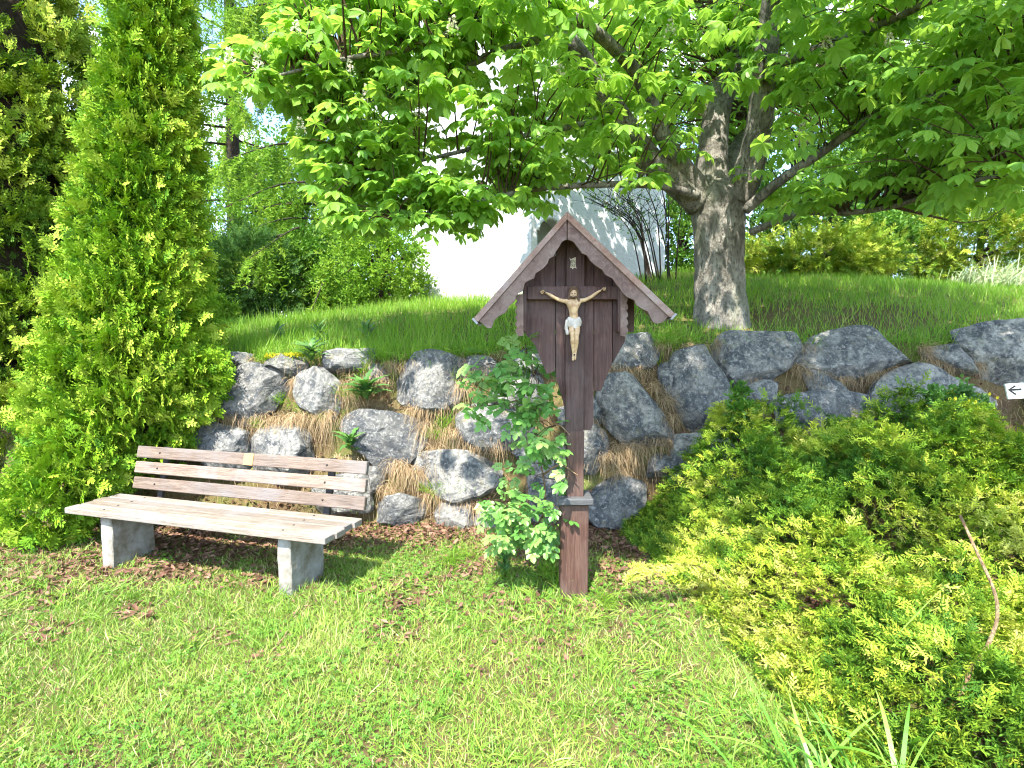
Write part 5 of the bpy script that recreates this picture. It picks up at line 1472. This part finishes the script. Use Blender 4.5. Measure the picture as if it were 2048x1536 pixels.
def leafy(name, label, base, cen, radii, n, size, mat, seed, cat='tree', group=None, temps=None, trunk=0.10, branches=9, hollow=0.55, up=0.3):
    """trunk, limbs and a crown of many small leaf bunches gathered in clumps"""
    r = np.random.default_rng(seed); base = np.array(base, float)
    root = thing(name, tuple(base), label, cat, group)
    C = np.array(cen, float) - base; radii = np.array(radii, float)
    nc = max(10, n // 45)
    cl = unit(r.normal(size=(nc, 3))) * (r.uniform(hollow, 1.0, nc) ** 0.7)[:, None] * radii + C
    w = r.integers(0, nc, n)
    P = cl[w] + r.normal(0, 1, (n, 3)) * radii.mean() * 0.17
    P[:, 2] = np.maximum(P[:, 2], 0.05)
    g = unit((P - C) / radii + np.array([0, 0, up]) + r.normal(0, 0.5, (n, 3)))
    rnd = np.clip(0.45 + 0.25 * r.normal(size=nc)[w] * 0.6 + r.normal(0, 0.18, n), 0, 1)
    mb = MB(); pick(mb, temps or BUNCH, P, frames(g, rand_dirs(n, r) + np.array([0, 0, 0.8])), r.uniform(0.7, 1.3, n) * size, rnd)
    tag(mb.build('crown' if cat == 'tree' else 'foliage', M[mat], root), None, None, None, 'stuff')
    mb = MB(); tube(mb, [np.array([0, 0, -0.1]), C * 0.6 + r.normal(0, 0.05, 3), C + np.array([0, 0, radii[2] * 0.5])], [trunk, trunk * 0.7, trunk * 0.2], 8, 12); mb.build('trunk', M['darkbark'], root)
    mb = MB()
    for i in range(branches):
        t = cl[i % nc]; tube(mb, [C * r.uniform(0.4, 0.9), 0.5 * (C * 0.8 + t) + np.array([0, 0, 0.1]), t], [trunk * 0.4, trunk * 0.25, trunk * 0.08], 5, 8, cap=False)
    tag(mb.build('branches', M['darkbark'], root), None, None, None, 'stuff')
    return root
def place(px_, Y, dx=0.0):
    p = at(px_, 600, Y); return np.array([p[0] + dx, Y, gz(p[0], Y)])
def bg(name, label, px_, top, bot, width, Y, n, size, mat, seed, cat='shrub', group=None, temps=None, depth=None, **kw):
    """a tree or shrub whose crown spans pixel rows top..bot and width pixels at distance Y"""
    b = place(px_, Y); zt_, zb_ = at(px_, top, Y)[2], at(px_, bot, Y)[2]; rx = width / 2 / FPX * Y
    return leafy(name, label, b, (b[0], b[1], 0.5 * (zt_ + zb_)), (rx, depth or rx * 0.8, 0.5 * (zt_ - zb_)), n, size, mat, seed, cat, group, temps, **kw)
# right of the chestnut trunk
bg('golden_juniper', 'low golden juniper on the bank close behind the chestnut trunk', 1620, 478, 570, 280, 10.4, 3600, 0.20, 'juniper', 201, 'shrub', 'golden junipers on the upper bank', JUNI, 0.8, hollow=0.7, up=0.1)
bg('golden_juniper', 'tall golden juniper on the bank above the arrow sign', 1950, 405, 580, 330, 11.2, 5600, 0.22, 'juniper', 202, 'shrub', 'golden junipers on the upper bank', JUNI, 1.2, hollow=0.7, up=0.1)
bg('garden_shrub', 'pale green leafy shrub between the two golden junipers of the bank', 1745, 425, 560, 130, 10.6, 1500, 0.13, 'shrub', 203, 'shrub')
bg('garden_shrub', 'dark twiggy shrub behind the low golden juniper', 1640, 390, 520, 280, 12.0, 2200, 0.16, 'spruce', 204, 'shrub')
bg('garden_shrub', 'green shrub seen between chapel corner and chestnut trunk', 1360, 380, 590, 130, 12.2, 1800, 0.15, 'shrub', 205, 'shrub')
bg('broadleaf_tree', 'sunlit leafy tree seen under the crown directly beside the trunk', 1590, 120, 430, 360, 15.0, 2600, 0.26, 'shrub', 206, 'tree', 'trees behind the bank')
bg('broadleaf_tree', 'tall leafy tree standing behind the tall golden juniper', 1900, 60, 430, 420, 16.5, 2800, 0.28, 'shrub', 207, 'tree', 'trees behind the bank')
bg('broadleaf_tree', 'leafy tree beyond the chapel corner behind the chestnut limbs', 1400, 80, 450, 240, 17.0, 2000, 0.28, 'shrub', 208, 'tree', 'trees behind the bank')
bg('broadleaf_tree', 'leafy tree at the far edge beyond the arrow sign', 2180, 100, 520, 360, 15.0, 2200, 0.28, 'shrub', 209, 'tree', 'trees behind the bank')
bg('spruce_tree', 'dark spruce closing the view between the leafy trees', 1750, 100, 520, 260, 19.0, 2400, 0.32, 'spruce', 210, 'tree', None, JUNI)
# pale arching ornamental grass
rng = np.random.default_rng(88)
pg = place(1975, 9.7); root = thing('ornamental_grass', tuple(pg), 'pale arching ornamental grass clump on the bank near the tall golden juniper', 'grass clump')
mb = MB(); n = 420; b = np.column_stack([rng.normal(0, 0.30, n), rng.normal(0, 0.2, n), np.zeros(n)])
strands(mb, b, unit(np.column_stack([rng.normal(0.3, 0.4, n), rng.normal(0, 0.3, n), rng.uniform(0.8, 1.3, n)])), rng.uniform(0.5, 0.95, n), rng.uniform(0.3, 0.8, n), rng.uniform(0.010, 0.02, n), rng.random(n), 6)
tag(mb.build('blades', M['pale_reed'], root), None, None, None, 'stuff')
# left of the chapel
bg('spruce_shrub', 'dark spruce shrub in shade at the top of the bank', 500, 470, 640, 190, 10.5, 2600, 0.20, 'spruce', 211, 'shrub', None, JUNI)
bg('garden_shrub', 'loose light green shrub beside the chapel corner', 755, 455, 625, 190, 10.2, 2600, 0.12, 'larch', 212, 'shrub')
bg('garden_shrub', 'green shrub between the dark spruce and the chapel shrub', 630, 470, 640, 160, 11.5, 2000, 0.15, 'shrub', 213, 'shrub')
bg('garden_shrub', 'small bright shrub low behind the bank beside the conifers', 425, 600, 680, 90, 8.6, 900, 0.10, 'larch', 214, 'shrub')
bg('broadleaf_tree', 'distant leafy tree beyond the larches', 600, 300, 600, 420, 24.0, 2600, 0.36, 'shrub', 215, 'tree', 'trees behind the bank')
def larch(label, px_, Y, h, seed, nb, spread):
    r = np.random.default_rng(seed); b = place(px_, Y)
    root = thing('larch_tree', tuple(b), label, 'tree', 'larches left of the chapel')
    mb = MB(); tube(mb, [(0, 0, -0.1), (0.1, 0, h * 0.5), (0.05, 0, h)], [0.20, 0.13, 0.03], 9, 20, 0.1); mb.build('trunk', M['darkbark'], root)
    br = MB(); TP, TD = [], []
    for i in range(nb):
        z = h * (0.06 + 0.90 * (i + r.random()) / nb); a = r.uniform(0, 6.28); ln = spread * (1.05 - 0.75 * z / h) * r.uniform(0.7, 1.1)
        d = np.array([math.cos(a), math.sin(a), 0])
        p = np.array([(0.08, 0, z), *(d * ln * 0.5 + [0, 0, z - 0.05 * ln]), *(d * ln + [0, 0, z - 0.28 * ln])], dtype=object)
        P = spline(np.array([[0.08, 0, z], d * ln * 0.5 + np.array([0, 0, z - 0.04 * ln]), d * ln + np.array([0, 0, z - 0.30 * ln])]), 16)
        tube(br, P, np.linspace(0.035, 0.008, 16), 5, cap=False)
        k = int(20 * ln)
        q = P[r.integers(3, 16, k)]
        TP.append(q); TD.append(np.column_stack([r.normal(0, 0.35, k) + d[0] * 0.3, r.normal(0, 0.35, k) + d[1] * 0.3, -0.9 + r.normal(0, 0.3, k)]))
    tag(br.build('branches', M['darkbark'], root), None, None, None, 'stuff')
    TP, TD = np.vstack(TP), np.vstack(TD); n = len(TP)
    mb = MB(); pick(mb, LARCH, TP, frames(TD, rand_dirs(n, r)), r.uniform(0.45, 0.95, n), r.random(n)); tag(mb.build('crown', M['larch'], root), None, None, None, 'stuff')
larch('lime green larch with drooping twigs nearest the chapel corner', 690, 13.0, 13, 301, 62, 3.4)
larch('lime green larch with drooping twigs close behind the conifer columns', 470, 14.5, 14, 302, 60, 3.4)

def low_plant(name, label, px_, py_, Y, rx, rz, n, size, mat, seed):
    c = at(px_, py_, Y); b = np.array([c[0], Y, 0.0])
    return leafy(name, label, b, c, (rx, rx * 0.7, rz), n, size, mat, seed, 'plant', None, BUNCH, trunk=0.012, branches=6, hollow=0.4)
cel = low_plant('celandine', 'dark leafy weed with small yellow flowers beside the arrow sign', 1915, 815, 4.45, 0.24, 0.13, 420, 0.075, 'weed', 401)
r = np.random.default_rng(4)
for i in range(7):
    p = at(1930 + r.uniform(-40, 70), 792 + r.uniform(-8, 14), 4.3) - np.array(cel.location); V, F = [], []
    for q in range(7): rhomb(V, F, p, (math.cos(q * 0.9), -0.4, math.sin(q * 0.9)), 0.016, 0.012, (0, -1, 0.2))
    MB().add(np.array(V), F, r.random()).build('flower', M['yellow_petal'], cel)
low_plant('nettle', 'bright green leafy plant between the wall and the junipers', 1478, 822, 4.45, 0.13, 0.17, 300, 0.075, 'shrub', 402)
